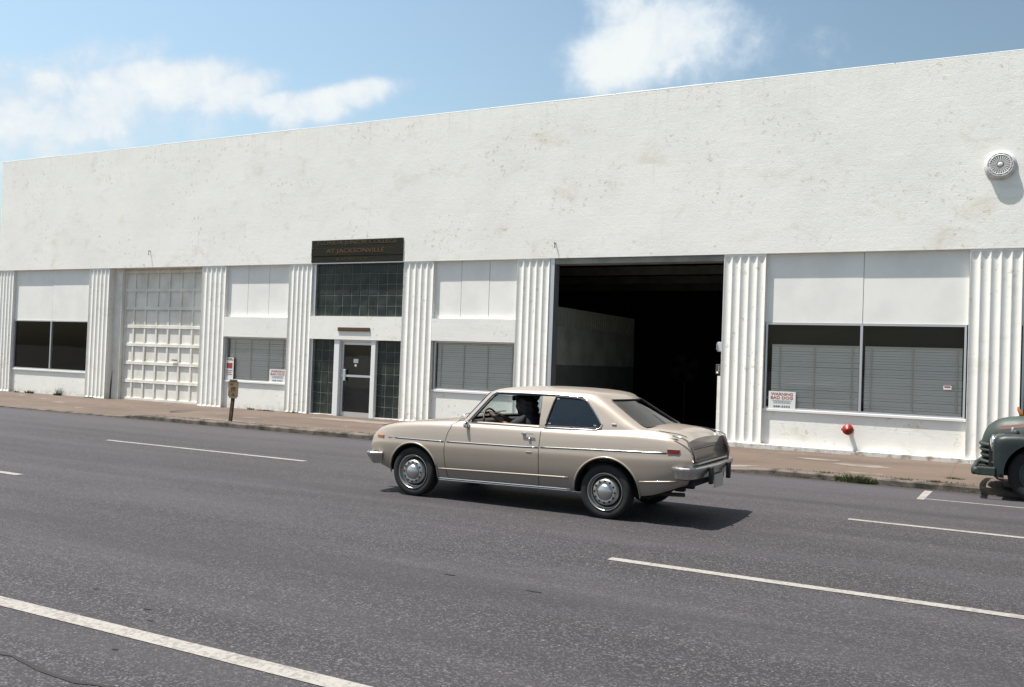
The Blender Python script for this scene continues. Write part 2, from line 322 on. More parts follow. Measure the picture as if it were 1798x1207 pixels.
# ---------------------------------------------------------------- mesh builder
def org(p):
    v = Vector((0, 0, 0))
    while p is not None: v += Vector(p.location); p = p.parent
    return v
class MB:
    def __init__(s, T=None): s.v = []; s.f = []; s.mi = []; s.sm = []; s.T = T
    def add(s, vs, fs, mi=0, smooth=False):
        o = len(s.v)
        s.v += [tuple(s.T(*v)) if s.T else tuple(v) for v in vs]
        s.f += [tuple(i + o for i in f) for f in fs]; s.mi += [mi] * len(fs); s.sm += [smooth] * len(fs)
        return s
    def box(s, x0, x1, y0, y1, z0, z1, mi=0, b=0.0):
        if b <= 0:
            vs = [(x, y, z) for z in (z0, z1) for y in (y0, y1) for x in (x0, x1)]
            fs = [(0, 2, 3, 1), (4, 5, 7, 6), (0, 1, 5, 4), (2, 6, 7, 3), (0, 4, 6, 2), (1, 3, 7, 5)]
            return s.add(vs, fs, mi)
        b = min(b, (x1 - x0) / 2.01, (y1 - y0) / 2.01, (z1 - z0) / 2.01)
        bm = bmesh.new(); bmesh.ops.create_cube(bm, size=1)
        for v in bm.verts: v.co = Vector(((x0 + x1) / 2 + v.co.x * (x1 - x0), (y0 + y1) / 2 + v.co.y * (y1 - y0), (z0 + z1) / 2 + v.co.z * (z1 - z0)))
        bmesh.ops.bevel(bm, geom=bm.edges[:], offset=b, segments=2, affect='EDGES', profile=.5)
        return s.bm(bm, mi, False)
    def bm(s, bm, mi=0, smooth=False):
        bm.verts.index_update()
        s.add([v.co[:] for v in bm.verts], [[v.index for v in f.verts] for f in bm.faces], mi, smooth); bm.free(); return s
    def tube(s, pts, r, n=8, mi=0, smooth=True, caps=True, closed=False, rf=None, flat=None):
        pts = [Vector(p) for p in pts]; L = len(pts); vs = []; fs = []
        for i, p in enumerate(pts):
            a = pts[(i - 1) % L] if (i > 0 or closed) else p; b = pts[(i + 1) % L] if (i < L - 1 or closed) else p
            d = (b - a)
            d = d.normalized() if d.length > 1e-9 else Vector((1, 0, 0))
            ref = Vector((0, 0, 1)) if abs(d.z) < .95 else Vector((0, 1, 0))
            e1 = d.cross(ref).normalized(); e2 = e1.cross(d)
            rr = rf[i] if rf else r
            rx, rz = (rr, rr) if flat is None else (rr * flat[0], rr * flat[1])
            for k in range(n):
                t = 2 * math.pi * k / n; vs.append(p + e1 * math.cos(t) * rx + e2 * math.sin(t) * rz)
        m_ = L if closed else L - 1
        for i in range(m_):
            j = (i + 1) % L
            for k in range(n):
                k2 = (k + 1) % n; fs.append((i * n + k, i * n + k2, j * n + k2, j * n + k))
        if caps and not closed:
            fs.append(tuple(range(n))[::-1]); fs.append(tuple((L - 1) * n + k for k in range(n)))
        return s.add(vs, fs, mi, smooth)
    def lathe(s, c, axis, prof, n=32, mi=0, smooth=True, up=(0, 0, 1)):
        """prof: list of (radius, distance along axis)"""
        c = Vector(c); ax = Vector(axis).normalized(); up = Vector(up)
        if abs(ax.dot(up)) > .95: up = Vector((1, 0, 0))
        e1 = ax.cross(up).normalized(); e2 = e1.cross(ax); vs = []; fs = []
        for (r, d) in prof:
            for k in range(n):
                t = 2 * math.pi * k / n; vs.append(c + ax * d + (e1 * math.cos(t) + e2 * math.sin(t)) * r)
        for i in range(len(prof) - 1):
            for k in range(n):
                k2 = (k + 1) % n; fs.append((i * n + k, (i + 1) * n + k, (i + 1) * n + k2, i * n + k2))
        return s.add(vs, fs, mi, smooth)
    def prism(s, poly, y0, y1, mi=0, plane='xz', smooth=False):
        """poly in the given plane, extruded on the other axis"""
        def P(a, b, d):
            return {'xz': (a, d, b), 'xy': (a, b, d), 'yz': (d, a, b)}[plane]
        n = len(poly); vs = [P(a, b, y0) for a, b in poly] + [P(a, b, y1) for a, b in poly]
        fs = [tuple(range(n)), tuple(range(n, 2 * n))[::-1]] + [(i, (i + n), (i + 1) % n + n, (i + 1) % n) for i in range(n)]
        return s.add(vs, fs, mi, smooth)
    def grid(s, rows, mi=0, smooth=True, closeu=False):
        n = len(rows[0]); vs = [v for r in rows for v in r]; fs = []
        for i in range(len(rows) - 1):
            for k in range(n if closeu else n - 1):
                k2 = (k + 1) % n; fs.append((i * n + k, i * n + k2, (i + 1) * n + k2, (i + 1) * n + k))
        return s.add(vs, fs, mi, smooth)
    def mesh(s, name, mats, o=Vector((0, 0, 0)), fix=True):
        me = bpy.data.meshes.new(name)
        me.from_pydata([(v[0] - o[0], v[1] - o[1], v[2] - o[2]) for v in s.v], [], s.f)
        for m_ in mats: me.materials.append(m_)
        me.polygons.foreach_set('material_index', s.mi); me.polygons.foreach_set('use_smooth', s.sm)
        if fix:
            bm = bmesh.new(); bm.from_mesh(me); bmesh.ops.recalc_face_normals(bm, faces=bm.faces[:]); bm.to_mesh(me); bm.free()
        me.update(); return me
    def build(s, name, mats, parent=None, loc=None, fix=True):
        if not isinstance(mats, (list, tuple)): mats = [mats]
        o = org(parent) if parent else Vector(loc or (0, 0, 0))
        ob = bpy.data.objects.new(name, s.mesh(name, mats, o, fix)); COL.objects.link(ob)
        if parent: ob.parent = parent
        else: ob.location = o
        return ob
def tag(o, label=None, cat=None, group=None, kind=None):
    if label: o['label'] = label
    if cat: o['category'] = cat
    if group: o['group'] = group
    if kind: o['kind'] = kind
    return o
def empty(name, loc, label, cat, group=None):
    e = bpy.data.objects.new(name, None); COL.objects.link(e); e.location = loc; e.empty_display_size = .2
    return tag(e, label, cat, group)
def text_mesh(mb, body, x0, x1, z0, z1, y, depth=.004, mi=0, bold=0.0):
    """letters standing on an xz plane facing -Y, fitted into the box"""
    cu = bpy.data.curves.new('t', 'FONT'); cu.body = body; cu.extrude = .5; cu.offset = bold; cu.resolution_u = 3
    o = bpy.data.objects.new('t', cu); COL.objects.link(o)
    dg = bpy.context.evaluated_depsgraph_get(); me = bpy.data.meshes.new_from_object(o.evaluated_get(dg))
    co = np.array([v.co[:] for v in me.vertices]); mn = co.min(0); mx = co.max(0)
    vs = [(x0 + (v[0] - mn[0]) / (mx[0] - mn[0]) * (x1 - x0), y - (v[2] - mn[2]) / max(1e-6, mx[2] - mn[2]) * depth, z0 + (v[1] - mn[1]) / (mx[1] - mn[1]) * (z1 - z0)) for v in co]
    mb.add(vs, [list(p.vertices) for p in me.polygons], mi)
    bpy.data.objects.remove(o); bpy.data.curves.remove(cu); bpy.data.meshes.remove(me)
def boolean(meA, cutters, op='DIFFERENCE'):
    """exact boolean of plain meshes that share one frame"""
    a = bpy.data.objects.new('a', meA); COL.objects.link(a); tmp = []
    for c in cutters:
        b = bpy.data.objects.new('b', c); COL.objects.link(b); tmp.append(b)
        md = a.modifiers.new('b', 'BOOLEAN'); md.object = b; md.operation = op; md.solver = 'EXACT'
    bpy.context.view_layer.update()
    dg = bpy.context.evaluated_depsgraph_get(); me = bpy.data.meshes.new_from_object(a.evaluated_get(dg))
    for o in tmp + [a]: bpy.data.objects.remove(o)
    return me
def obj_mesh(name, me, parent, mats=None, smooth_angle=None):
    if mats is not None:
        me.materials.clear()
        for m_ in mats: me.materials.append(m_)
    o = bpy.data.objects.new(name, me); COL.objects.link(o); o.parent = parent
    if smooth_angle is not None:
        me.polygons.foreach_set('use_smooth', [True] * len(me.polygons))
        bm = bmesh.new(); bm.from_mesh(me)
        for e in bm.edges:
            if len(e.link_faces) != 2 or e.calc_face_angle(0) > smooth_angle: e.smooth = False
        bm.to_mesh(me); bm.free()
    return o
def interp(xs, ys):
    xs = np.array(xs, float); ys = np.array(ys, float)
    # monotone-ish cubic hermite
    d = np.gradient(ys, xs)
    def f(x):
        x = min(max(x, xs[0]), xs[-1]); i = min(max(int(np.searchsorted(xs, x)) - 1, 0), len(xs) - 2)
        h = xs[i + 1] - xs[i]; t = (x - xs[i]) / h
        return float((2 * t ** 3 - 3 * t * t + 1) * ys[i] + (t ** 3 - 2 * t * t + t) * h * d[i] + (-2 * t ** 3 + 3 * t * t) * ys[i + 1] + (t ** 3 - t * t) * h * d[i + 1])
    return f
# ================================================================= GROUND
KY = 14.6      # kerb face
FY = 17.86     # facade plane
def zgrid(name, xs, ys, zf, m_):
    mb = MB(); mb.grid([[(x, y, zf(x, y)) for x in xs] for y in ys], 0, False)
    o = mb.build(name, m_, fix=False); return tag(o, kind='structure')
MB().add([(-900, -900, -.12), (900, -900, -.12), (900, 900, -.12), (-900, 900, -.12)], [(0, 1, 2, 3)]).build('ground', mat('far_ground', rough=.9, fn=f_mottle((.13, .12, .10), (.09, .09, .08), .1, .1, .01, 5)), fix=False)['kind'] = 'structure'
tag(MB().add([(-300, -2.2, 0), (300, -2.2, 0), (300, KY + .06, 0), (-300, KY + .06, 0)], [(0, 1, 2, 3)]).build('road', M_asph, fix=False), kind='structure')
def sstep(a, b, x): t = min(max((x - a) / (b - a), 0), 1); return t * t * (3 - 2 * t)
def dip(x):      # dropped kerbs at the driveways: 1 where the kerb is flush
    d = 0
    for a, b, c, e in ((-60, -59.9, -18.3, -17.2), (-9.8, -8.9, -4.3, -3.1), (.0, .35, 3.2, 3.8)):
        d = max(d, sstep(a, b, x) * (1 - sstep(c, e, x)))
    return d
def walkz(x, y):
    full = .095 + (y - KY) * .0145; lo = .018 + (y - KY) * .037
    return full * (1 - dip(x)) + min(full, lo) * dip(x)
xs = list(np.arange(-60, -34, 2.0)) + list(np.arange(-34, 6, .25)) + list(np.arange(6, 40, 2.0))
zgrid('sidewalk', xs, [KY + .17, KY + .5, KY + .9, KY + 1.4, KY + 2.2, FY + .6], walkz, M_walk)
kb = MB()
rows = []
for x in xs:
    zt = walkz(x, KY + .17); w = random.uniform(-.008, .008)
    rows.append([(x, KY + w, -.03), (x, KY + .008 + w, zt * .75), (x, KY + .035 + w, zt - .004), (x, KY + .17, zt + .003), (x, KY + .178, zt - .02)])
kb.grid(rows, 0, False); tag(kb.build('kerb', M_kerb, fix=False), kind='structure')
# pale concrete patches let into the pavement
def patch(pts, name='pavement_patch', m_=M_apron, dz=.004):
    mb = MB(); mb.add([(x, y, walkz(x, y) + dz) for x, y in pts], [tuple(range(len(pts)))])
    return tag(mb.build(name, m_, fix=False), kind='structure')
def blobpts(cx, cy, rx, ry, n=14, jit=.25):
    return [(cx + math.cos(2 * math.pi * k / n) * rx * (1 + random.uniform(-jit, jit)), cy + math.sin(2 * math.pi * k / n) * ry * (1 + random.uniform(-jit, jit))) for k in range(n)]
patch(blobpts(-2.75, 16.6, .38, .13)); patch(blobpts(-2.05, 16.15, .42, .2)); patch(blobpts(-15.0, 15.0, .9, .11, jit=.15)); patch(blobpts(-9.9, 15.15, 1.2, .26, jit=.2)); patch(blobpts(-13.0, 17.0, 1.5, .25, jit=.2)); patch(blobpts(-3.9, 14.98, .55, .13, jit=.15))
patch([(.02, KY + .2), (3.4, KY + .2), (3.4, KY + 1.3), (.02, KY + 1.3)])
# painted lines on the road
def mark(x0, x1, y0, y1, z=.004):
    n = max(1, int((x1 - x0) / .35)); mb = MB(); top = []; bot = []
    for i in range(n + 1):
        x = x0 + (x1 - x0) * i / n; top.append((x, y1 + random.uniform(-.004, .004), z)); bot.append((x, y0 + random.uniform(-.004, .004), z))
    mb.grid([bot, top], 0, False); return tag(mb.build('road_marking', M_paint, fix=False), kind='structure')
for k in range(-4, 4):
    if k != 0: mark(-13.7 + 12.2 * k, -9.27 + 12.2 * k, 10.855, 10.955)
    else: mark(-13.7, -9.27, 10.855, 10.955)
for x0 in (-50.9, -38.7, -26.5, -15.1, -2.88, 9.3, 21.5): mark(x0, x0 + 4.42, 7.215, 7.325)
mb = MB(); n = 60
mb.grid([[(-60 + 120 * i / n, 3.60 + (.0) + random.uniform(-.004, .004), .004) for i in range(n + 1)], [(-60 + 120 * i / n, 3.735 + random.uniform(-.004, .004), .004) for i in range(n + 1)]], 0, False)
tag(mb.build('road_marking', M_paint, fix=False), kind='structure')
mb = MB(); mb.add([(-.99, 13.30, .004), (-.90, 13.30, .004), (-.86, 14.38, .004), (-.965, 14.38, .004)], [(0, 1, 2, 3)]); tag(mb.build('road_marking', M_paint, fix=False), kind='structure')
mark(-.89, 5.5, 13.40, 13.46)
# tar spots and a crack
def tarspot(cx, cy, rx, ry):
    mb = MB(); pts = blobpts(cx, cy, rx, ry, 12, .2); mb.add([(x, y, .004) for x, y in pts], [tuple(range(12))])
    return tag(mb.build('tar_spot', M_tar, fix=False), kind='structure')
for cx, cy, rx, ry in ((-4.66, 4.06, .035, .012), (-4.45, 3.90, .026, .010), (-3.64, 5.97, .05, .012), (-2.90, 5.90, .06, .016), (-4.17, 3.43, .02, .012), (-5.32, 4.2, .018, .012)): tarspot(cx, cy, rx, ry)
mb = MB(); a = []; b = []
for i in range(40):
    x = -5.6 + i * .1; y = 3.03 + .035 * math.sin(i * .7) + random.uniform(-.012, .012) - (i > 20) * (i - 20) * .006; wd_ = .009 + random.uniform(0, .011)
    a.append((x, y - wd_, .004)); b.append((x, y + wd_, .004))
mb.grid([a, b], 0, False); tag(mb.build('tar_crack', M_tar, fix=False), kind='structure')
# utility cover in the pavement
t = empty('utility_cover', (-17.6, 16.3, walkz(-17.6, 16.3)), 'dark oval iron utility cover set in the pavement before the panelled garage door', 'manhole cover')
MB().lathe((-17.6, 16.3, walkz(-17.6, 16.3) + .001), (0, 0, 1), [(.44, 0), (.44, .006), (.40, .008), (.39, .004), (.0001, .004)], 28, 0).build('cover', M_iron, t)
# ================================================================= BUILDING
B = empty('commercial_building', (-13.8, FY, .12), 'long low white painted commercial building with fluted pilasters and one open dark bay', 'building')
XL, XR = -27.77, 6.5
fz0, fz1 = 3.86, 7.245
mb = MB()
mb.box(XL, XR, FY, FY + .42, fz0, fz1)
mb.build('upper_wall', M_wall, B)
mb = MB(); x = XL - .03
while x < XR:     # coping in lengths of slightly different lie
    l = random.uniform(1.6, 3.4); dz = random.uniform(-.008, .010)
    mb.box(x, min(x + l - .012, XR + .02), FY + .002, FY + .44, fz1 + .002, fz1 + .03 + dz, 0, .008); x += l
mb.build('coping', M_whtmetal, B)
mb = MB(); mb.box(XL, XR, FY + .43, FY + 19.6, 6.6, 6.7); mb.build('roof', M_ifloor, B)
mb = MB(); mb.box(XL, XL + .3, FY + .43, FY + 19.6, 0, 6.59); mb.box(XR - .3, XR, FY + .43, FY + 19.6, 0, 6.59); mb.box(XL + .31, XR - .31, FY + 19.3, FY + 19.6, 0, 6.59); mb.build('rear_wall', M_wall, B)
PIL = [(-27.77, -27.0), (-23.50, -22.65), (-18.99, -18.12), (-15.96, -15.22), (-12.48, -11.64), (-9.47, -8.68), (-4.90, -4.08), (-.58, .235), (3.6, 4.42)]
def fluted(x0, x1, nf=5, z0=.10, z1=fz0 - .002):
    mb = MB(); w = x1 - x0; fil = .012; fw = (w - fil) / nf; prof = []
    yf = FY + .012; dep = .025
    seg = 8
    for k in range(nf):
        a = x0 + k * fw
        prof.append((a, yf)); prof.append((a + fil, yf))
        for j in range(1, seg):
            t = j / seg; prof.append((a + fil + (fw - fil) * t, yf + dep * math.sin(math.pi * t)))
    prof.append((x0 + nf * fw, yf)); prof.append((x1, yf))
    flat = [(px, yf) for px, _ in prof]
    zt0, zt1 = z1 - .085, z1 - .125
    zb0 = z0 + .05
    rows = []
    def row(z, k): return [(px, yf + (py - yf) * k, z) for (px, py) in prof]
    rows = [row(z0, 0), row(zb0, 0), row(zb0 + .012, .6), row(zb0 + .03, 1), row(z1 - .10, 1), row(z1 - .07, .85), row(z1 - .045, .4), row(z1 - .035, 0), row(z1, 0)]
    for r in rows: pass
    mb.grid(rows, 0, False)
    # sides and back
    mb.box(x0, x0 + .004, yf, FY + .40, z0, z1); mb.box(x1 - .004, x1, yf, FY + .40, z0, z1)
    return mb
for a, b in PIL:
    fluted(a, b).build('pilaster', M_wall, B, fix=False)
rp = FY + .095      # panel plane
def gblind(W_, x0, x1, z0, z1, y, tapes, pitch=.048, tilt=-66):
    mb = MB(); n = int((z1 - z0) / pitch); t = R(tilt); hw = .0245
    for i in range(n):
        z = z0 + .02 + i * pitch + random.uniform(-.0015, .0015); dy = math.cos(t) * hw; dz = math.sin(t) * hw; sag = random.uniform(-.002, .002)
        mb.add([(x0, y - dy, z + dz), (x1, y - dy, z + dz + sag), (x1, y + dy, z - dz + sag), (x0, y + dy, z - dz), (x0, y, z + .004), (x1, y, z + .004 + sag)], [(0, 1, 5, 4), (4, 5, 2, 3)], 0, False)
    mb.box(x0, x1, y - .025, y + .025, z1 - .03, z1 + .01, 1); mb.box(x0, x1, y - .022, y + .022, z0 - .012, z0 + .008, 1)
    for q in tapes: mb.box(q - .014, q + .014, y - .029, y - .026, z0, z1, 1)
    return mb.build('venetian_blind', [M_blind, M_cord], W_, fix=False)
def window(x0, x1, z0, z1, mull=(), blind=None, fw=.035, y=rp):
    mb = MB(); W0 = None
    ya, yb = y - .012, y + .045
    mb.box(x0, x1, ya, yb, z1 - fw, z1); mb.box(x0, x1, ya, yb, z0, z0 + fw)
    mb.box(x0, x0 + fw, ya, yb, z0 + fw, z1 - fw); mb.box(x1 - fw, x1, ya, yb, z0 + fw, z1 - fw)
    for q in mull: mb.box(q - .022, q + .022, ya - .004, yb, z0 + fw, z1 - fw)
    Wn = mb.build('window', M_alum, B)
    Wn.data.name = 'window_frame'
    xs_ = [x0] + list(mull) + [x1]
    for a, b in zip(xs_[:-1], xs_[1:]):
        g = MB(); yj = y + .02 + random.uniform(-.002, .002)
        g.box(a + .02, b - .02, yj, yj + .006, z0 + .02, z1 - .02); g.build('pane', M_glass, Wn)
    if blind:
        for (a, b, c, d, tp) in blind: gblind(Wn, a, b, c, d, y + .075, tp)
    return Wn
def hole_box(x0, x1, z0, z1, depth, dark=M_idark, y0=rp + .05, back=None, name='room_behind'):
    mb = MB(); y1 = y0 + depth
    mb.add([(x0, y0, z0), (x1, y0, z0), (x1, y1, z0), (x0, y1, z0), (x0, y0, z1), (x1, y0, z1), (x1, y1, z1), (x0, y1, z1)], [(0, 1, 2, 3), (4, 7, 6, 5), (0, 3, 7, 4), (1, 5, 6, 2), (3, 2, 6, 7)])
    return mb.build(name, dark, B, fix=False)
def sill(x0, x1, z, y=rp, d=.03):
    mb = MB(); mb.box(x0, x1, y - d, y + .05, z - .05, z, 0, .005); return mb.build('window_sill', M_whtmetal, B)
def boards(x0, x1, z0, z1, joints, y=rp):
    mb = MB(); xs_ = [x0] + list(joints) + [x1]
    for a, b in zip(xs_[:-1], xs_[1:]):
        mb.box(a + (.006 if a != x0 else 0), b - (.006 if b != x1 else 0), y + random.uniform(-.003, .003), y + .05, z0, z1)
    mb.box(x0, x1, y + .03, y + .12, z0, z1)
    return mb.build('upper_panel', M_panel, B)
def lower(x0, x1, z1, y=rp, name='lower_panel'):
    mb = MB(); mb.box(x0, x1, y, y + .30, .05, z1); return mb.build(name, M_wall, B)
# bay 1: dark two-light window
boards(-27.0, -23.50, 2.345, fz0, (-25.22,))
window(-26.98, -23.52, .86, 2.345, (-25.22,)); hole_box(-27, -23.5, .8, 2.4, 3.0)
sill(-27.0, -23.5, .86); lower(-27.0, -23.50, .805)
# bay 2: panelled garage door, deeper
gd = FY + .30
Gx0, Gx1 = -22.65, -18.99
mb = MB(); mb.box(Gx0, Gx0 + .33, gd - .10, gd + .10, .05, fz0); mb.box(Gx1 - .02, Gx1, gd - .10, gd + .1, .05, fz0); mb.build('door_jamb', M_gdoor, B)
mb = MB(); X0 = Gx0 + .335; X1 = Gx1 - .025
mb.box(X0, X1, gd + .03, gd + .07, .12, fz0)      # panel field
pitch = .515; cols = [X0, X0 + .40] + [X0 + .40 + (X1 - .13 - X0 - .40) * k / 6 for k in range(1, 7)] + [X1]
for k in range(8):
    z = .12 + pitch * k
    mb.box(X0, X1, gd, gd + .031, z, min(z + .085, fz0), 0, .006)
    mb.box(X0, X1, gd - .003, gd + .031, z + .0, z + .008)
for i, c in enumerate(cols):
    w = .030
    lo, hi = (c, c + .06) if i == 0 else ((c - .06, c) if i == len(cols) - 1 else (c - w, c + w))
    for k in range(8):
        z = .12 + pitch * k + .085; z2 = min(.12 + pitch * (k + 1), fz0)
        if z2 > z: mb.box(lo, hi, gd + .002, gd + .031, z, z2)
GD = mb.build('garage_door', M_gdoor, B); GD['label'] = 'closed white panelled garage door'
mb = MB(); mb.box(-20.3, -20.1, gd - .03, gd, 1.30, 1.33, 0, .01); mb.build('handle', M_iron, GD)
# bay 3
boards(-18.12, -15.96, 2.52, fz0, (-17.40, -16.68))
mb = MB(); mb.box(-18.12, -15.96, FY + .012, FY + .3, 2.0, 2.515); mb.build('lintel_band', M_wall, B)
window(-18.10, -15.98, .86, 1.998, (), [(-18.03, -16.04, .92, 1.95, (-17.85, -17.28, -16.68, -16.2))], y=rp + .02); hole_box(-18.12, -15.96, .8, 2.05, 1.0, y0=rp + .17)
sill(-18.12, -15.96, .86); lower(-18.12, -15.96, .805)
# bay 4: entrance
def blocks(x0, x1, z0, z1, nx, nz, y):
    mb = MB(); mb.box(x0, x1, y + .012, y + .1, z0, z1, 1); pw = (x1 - x0) / nx; ph = (z1 - z0) / nz; g = .005
    for i in range(nx):
        for j in range(nz):
            a = x0 + i * pw + g; b = x0 + (i + 1) * pw - g; c = z0 + j * ph + g; d = z0 + (j + 1) * ph - g; e = .012; yo = y + random.uniform(0, .004)
            ty, tz = random.uniform(-.003, .003), random.uniform(-.003, .003)
            mb.add([(a, y + .014, c), (b, y + .014, c), (b, y + .014, d), (a, y + .014, d), (a + e, yo + ty, c + e), (b - e, yo - ty, c + e), (b - e, yo - tz, d - e), (a + e, yo + tz, d - e)],
                   [(0, 1, 5, 4), (1, 2, 6, 5), (2, 3, 7, 6), (3, 0, 4, 7), (4, 5, 6, 7)], 0)
    return mb
ex0, ex1 = -15.22, -12.48
mb = MB(); mb.box(ex0 - .01, ex1 + .01, FY - .008, FY + .08, 3.846, 3.872); mb.build('head_trim', M_alum, B)
mb = MB(); mb.box(ex0, ex0 + .10, FY + .05, FY + .3, 2.56, fz0); mb.build('window_jamb', M_alum, B)
o = blocks(ex0 + .10, ex1, 2.575, fz0, 10, 5, rp + .015).build('glass_block_window', [M_block, M_mortar], B, fix=False)
mb = MB(); mb.box(ex0, ex1, FY + .012, FY + .3, 2.0, 2.565); mb.build('lintel_band', M_wall, B)
dy = rp + .03
for a, b, n_ in ((ex0 + .08, -14.46, 3), (-13.22, ex1, 3)):
    blocks(a, b, .165, 1.99, n_, 7, dy).build('glass_block_sidelight', [M_block, M_mortar], B, fix=False)
    mb = MB(); mb.box(a, b, dy - .12, dy + .1, .07, .163); mb.build('threshold', M_ledge, B)
mb = MB(); mb.box(ex0, ex0 + .08, FY + .05, FY + .3, .07, 1.998); mb.build('door_jamb', M_alum, B)
mb = MB()
for a, b in ((-14.46, -14.30), (-13.345, -13.22)): mb.box(a, b, dy - .09, dy + .12, .08, 1.998, 0, .008)
mb.box(-14.30, -13.345, dy - .03, dy + .10, 1.95, 1.998); mb.build('door_frame', M_whtmetal, B)
mb = MB(); a, b = -14.295, -13.35
mb.box(a, b, dy - .0, dy + .05, 1.88, 1.945); mb.box(a, b, dy, dy + .05, .11, .25); mb.box(a, a + .07, dy, dy + .05, .25, 1.88); mb.box(b - .05, b, dy, dy + .05, .25, 1.88)
mb.box(a, b, dy - .03, dy + .045, 1.10, 1.15)
D = mb.build('entrance_door', M_alum, B); D['label'] = 'glazed aluminium entrance door with a white push bar'
for z0, z1 in ((.25, 1.10), (1.15, 1.88)):
    mb = MB(); mb.box(a + .07, b - .05, dy + .02, dy + .026, z0, z1); mb.build('pane', M_glass, D)
mb = MB(); mb.box(a + .10, a + .17, dy - .05, dy, 1.0, 1.28, 0, .01); mb.build('handle', M_alum, D)
mb = MB(); mb.box(-13.93, -13.79, dy + .010, dy + .017, 1.44, 1.54); mb.lathe((-13.86, dy + .016, 1.38), (0, -1, 0), [(.035, 0), (.035, .006), (.001, .006)], 16, 0); mb.build('door_sticker', M_white, D)
hole_box(ex0, ex1, .1, 2.02, 2.0, y0=rp + .16)
# bay 5
boards(-11.64, -9.47, 2.545, fz0, (-10.93, -10.20))
mb = MB(); mb.box(-11.64, -9.47, FY + .012, FY + .3, 2.03, 2.54); mb.build('lintel_band', M_wall, B)
window(-11.60, -9.49, .91, 2.028, (), [(-11.55, -9.54, .96, 1.98, (-11.45, -10.84, -10.22, -9.60))], y=rp + .02); hole_box(-11.64, -9.47, .8, 2.05, 1.0, y0=rp + .17)
sill(-11.64, -9.47, .91); lower(-11.64, -9.47, .855)
# bay 6: open workshop
mb = MB(); mb.box(-8.68, -8.575, FY + .03, FY + .28, .08, fz0); mb.build('door_jamb', M_alum, B)
mb = MB(); mb.box(-4.965, -4.90, FY + .04, FY + .20, .08, 1.48); mb.build('door_jamb', M_wall, B)
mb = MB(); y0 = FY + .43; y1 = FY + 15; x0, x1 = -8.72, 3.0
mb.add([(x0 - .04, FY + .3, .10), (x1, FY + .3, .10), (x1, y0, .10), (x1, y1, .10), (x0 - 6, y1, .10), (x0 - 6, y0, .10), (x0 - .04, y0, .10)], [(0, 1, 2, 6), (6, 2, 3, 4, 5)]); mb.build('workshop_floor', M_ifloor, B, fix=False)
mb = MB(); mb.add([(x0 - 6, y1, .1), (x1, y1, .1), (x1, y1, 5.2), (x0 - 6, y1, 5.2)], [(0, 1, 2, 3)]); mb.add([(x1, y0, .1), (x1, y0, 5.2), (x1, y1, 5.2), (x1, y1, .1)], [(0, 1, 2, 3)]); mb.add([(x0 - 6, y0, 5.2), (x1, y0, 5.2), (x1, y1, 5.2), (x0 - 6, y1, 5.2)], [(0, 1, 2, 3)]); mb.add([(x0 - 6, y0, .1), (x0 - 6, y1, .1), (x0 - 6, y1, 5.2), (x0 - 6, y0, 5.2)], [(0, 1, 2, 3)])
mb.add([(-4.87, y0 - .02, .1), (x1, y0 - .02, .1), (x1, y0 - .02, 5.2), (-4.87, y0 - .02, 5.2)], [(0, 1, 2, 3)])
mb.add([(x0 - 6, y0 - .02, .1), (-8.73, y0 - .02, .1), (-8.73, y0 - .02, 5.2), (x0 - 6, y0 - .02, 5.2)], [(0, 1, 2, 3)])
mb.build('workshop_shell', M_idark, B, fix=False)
mb = MB(); px = -8.62; ye = 23.0
mb.box(px - .1, px, FY + .30, ye, .1, 1.58, 1); mb.box(px - .1, px, FY + .30, ye, 1.582, 2.42, 0)
y = FY + .30; k = 0
while y < ye:
    mb.box(px - .1, px - (.0 if k % 2 else .03), y, y + .06, 2.422, 2.85, 2); y += .06; k += 1
mb.build('partition_wall', [M_iwall, M_idado, M_icorr], B)
mb = MB(); mb.box(-8.60, -4.90, FY + .05, FY + .43, 3.74, 3.855, 0); mb.build('door_head', M_iwall, B)
mb = MB()
for yy_, z_ in ((FY + 2.2, 4.0), (FY + 5, 4.0), (FY + 8, 4.05), (FY + 11, 4.1)): mb.box(-14, 2.9, yy_, yy_ + .08, z_, z_ + .22); 
mb.build('roof_truss', M_iwall, B)
# bay 7: big two-light window with blinds
boards(-4.08, -.58, 2.545, fz0, (-2.32,))
window(-4.06, -.60, .90, 2.54, (-2.33,), [(-3.95, -2.37, .95, 2.12, (-3.80, -3.16, -2.49)), (-2.27, -.66, .95, 2.12, (-2.16, -1.46, -.74))]); hole_box(-4.08, -.58, .85, 2.6, 1.6)
sill(-4.08, -.58, .90, d=.035); lower(-4.08, -.58, .845)
mb = MB(); mb.box(-4.9, -.50, FY - .05, FY + .094, .06, .225, 0, .014); mb.build('base_ledge', M_ledge, B)
mb = MB(); mb.box(-.497, .30, FY - .07, FY + .01, .06, .235, 0, .014); mb.build('base_ledge', M_ledge, B)
# bay 8, just past the frame
boards(.235, 3.6, 2.545, fz0, (1.9,)); window(.255, 3.58, .90, 2.54, (1.9,)); sill(.235, 3.6, .90); lower(.235, 3.6, .845); hole_box(.235, 3.6, .85, 2.6, 1.0)
mb = MB(); mb.box(4.42, XR, FY + .02, FY + .3, .05, fz0); mb.build('end_wall', M_wall, B)
# thin ledges that cap the lower masonry
# ================================================================= FIXTURES
def wallsign(name, loc, label, cat): return empty(name, loc, label, cat)
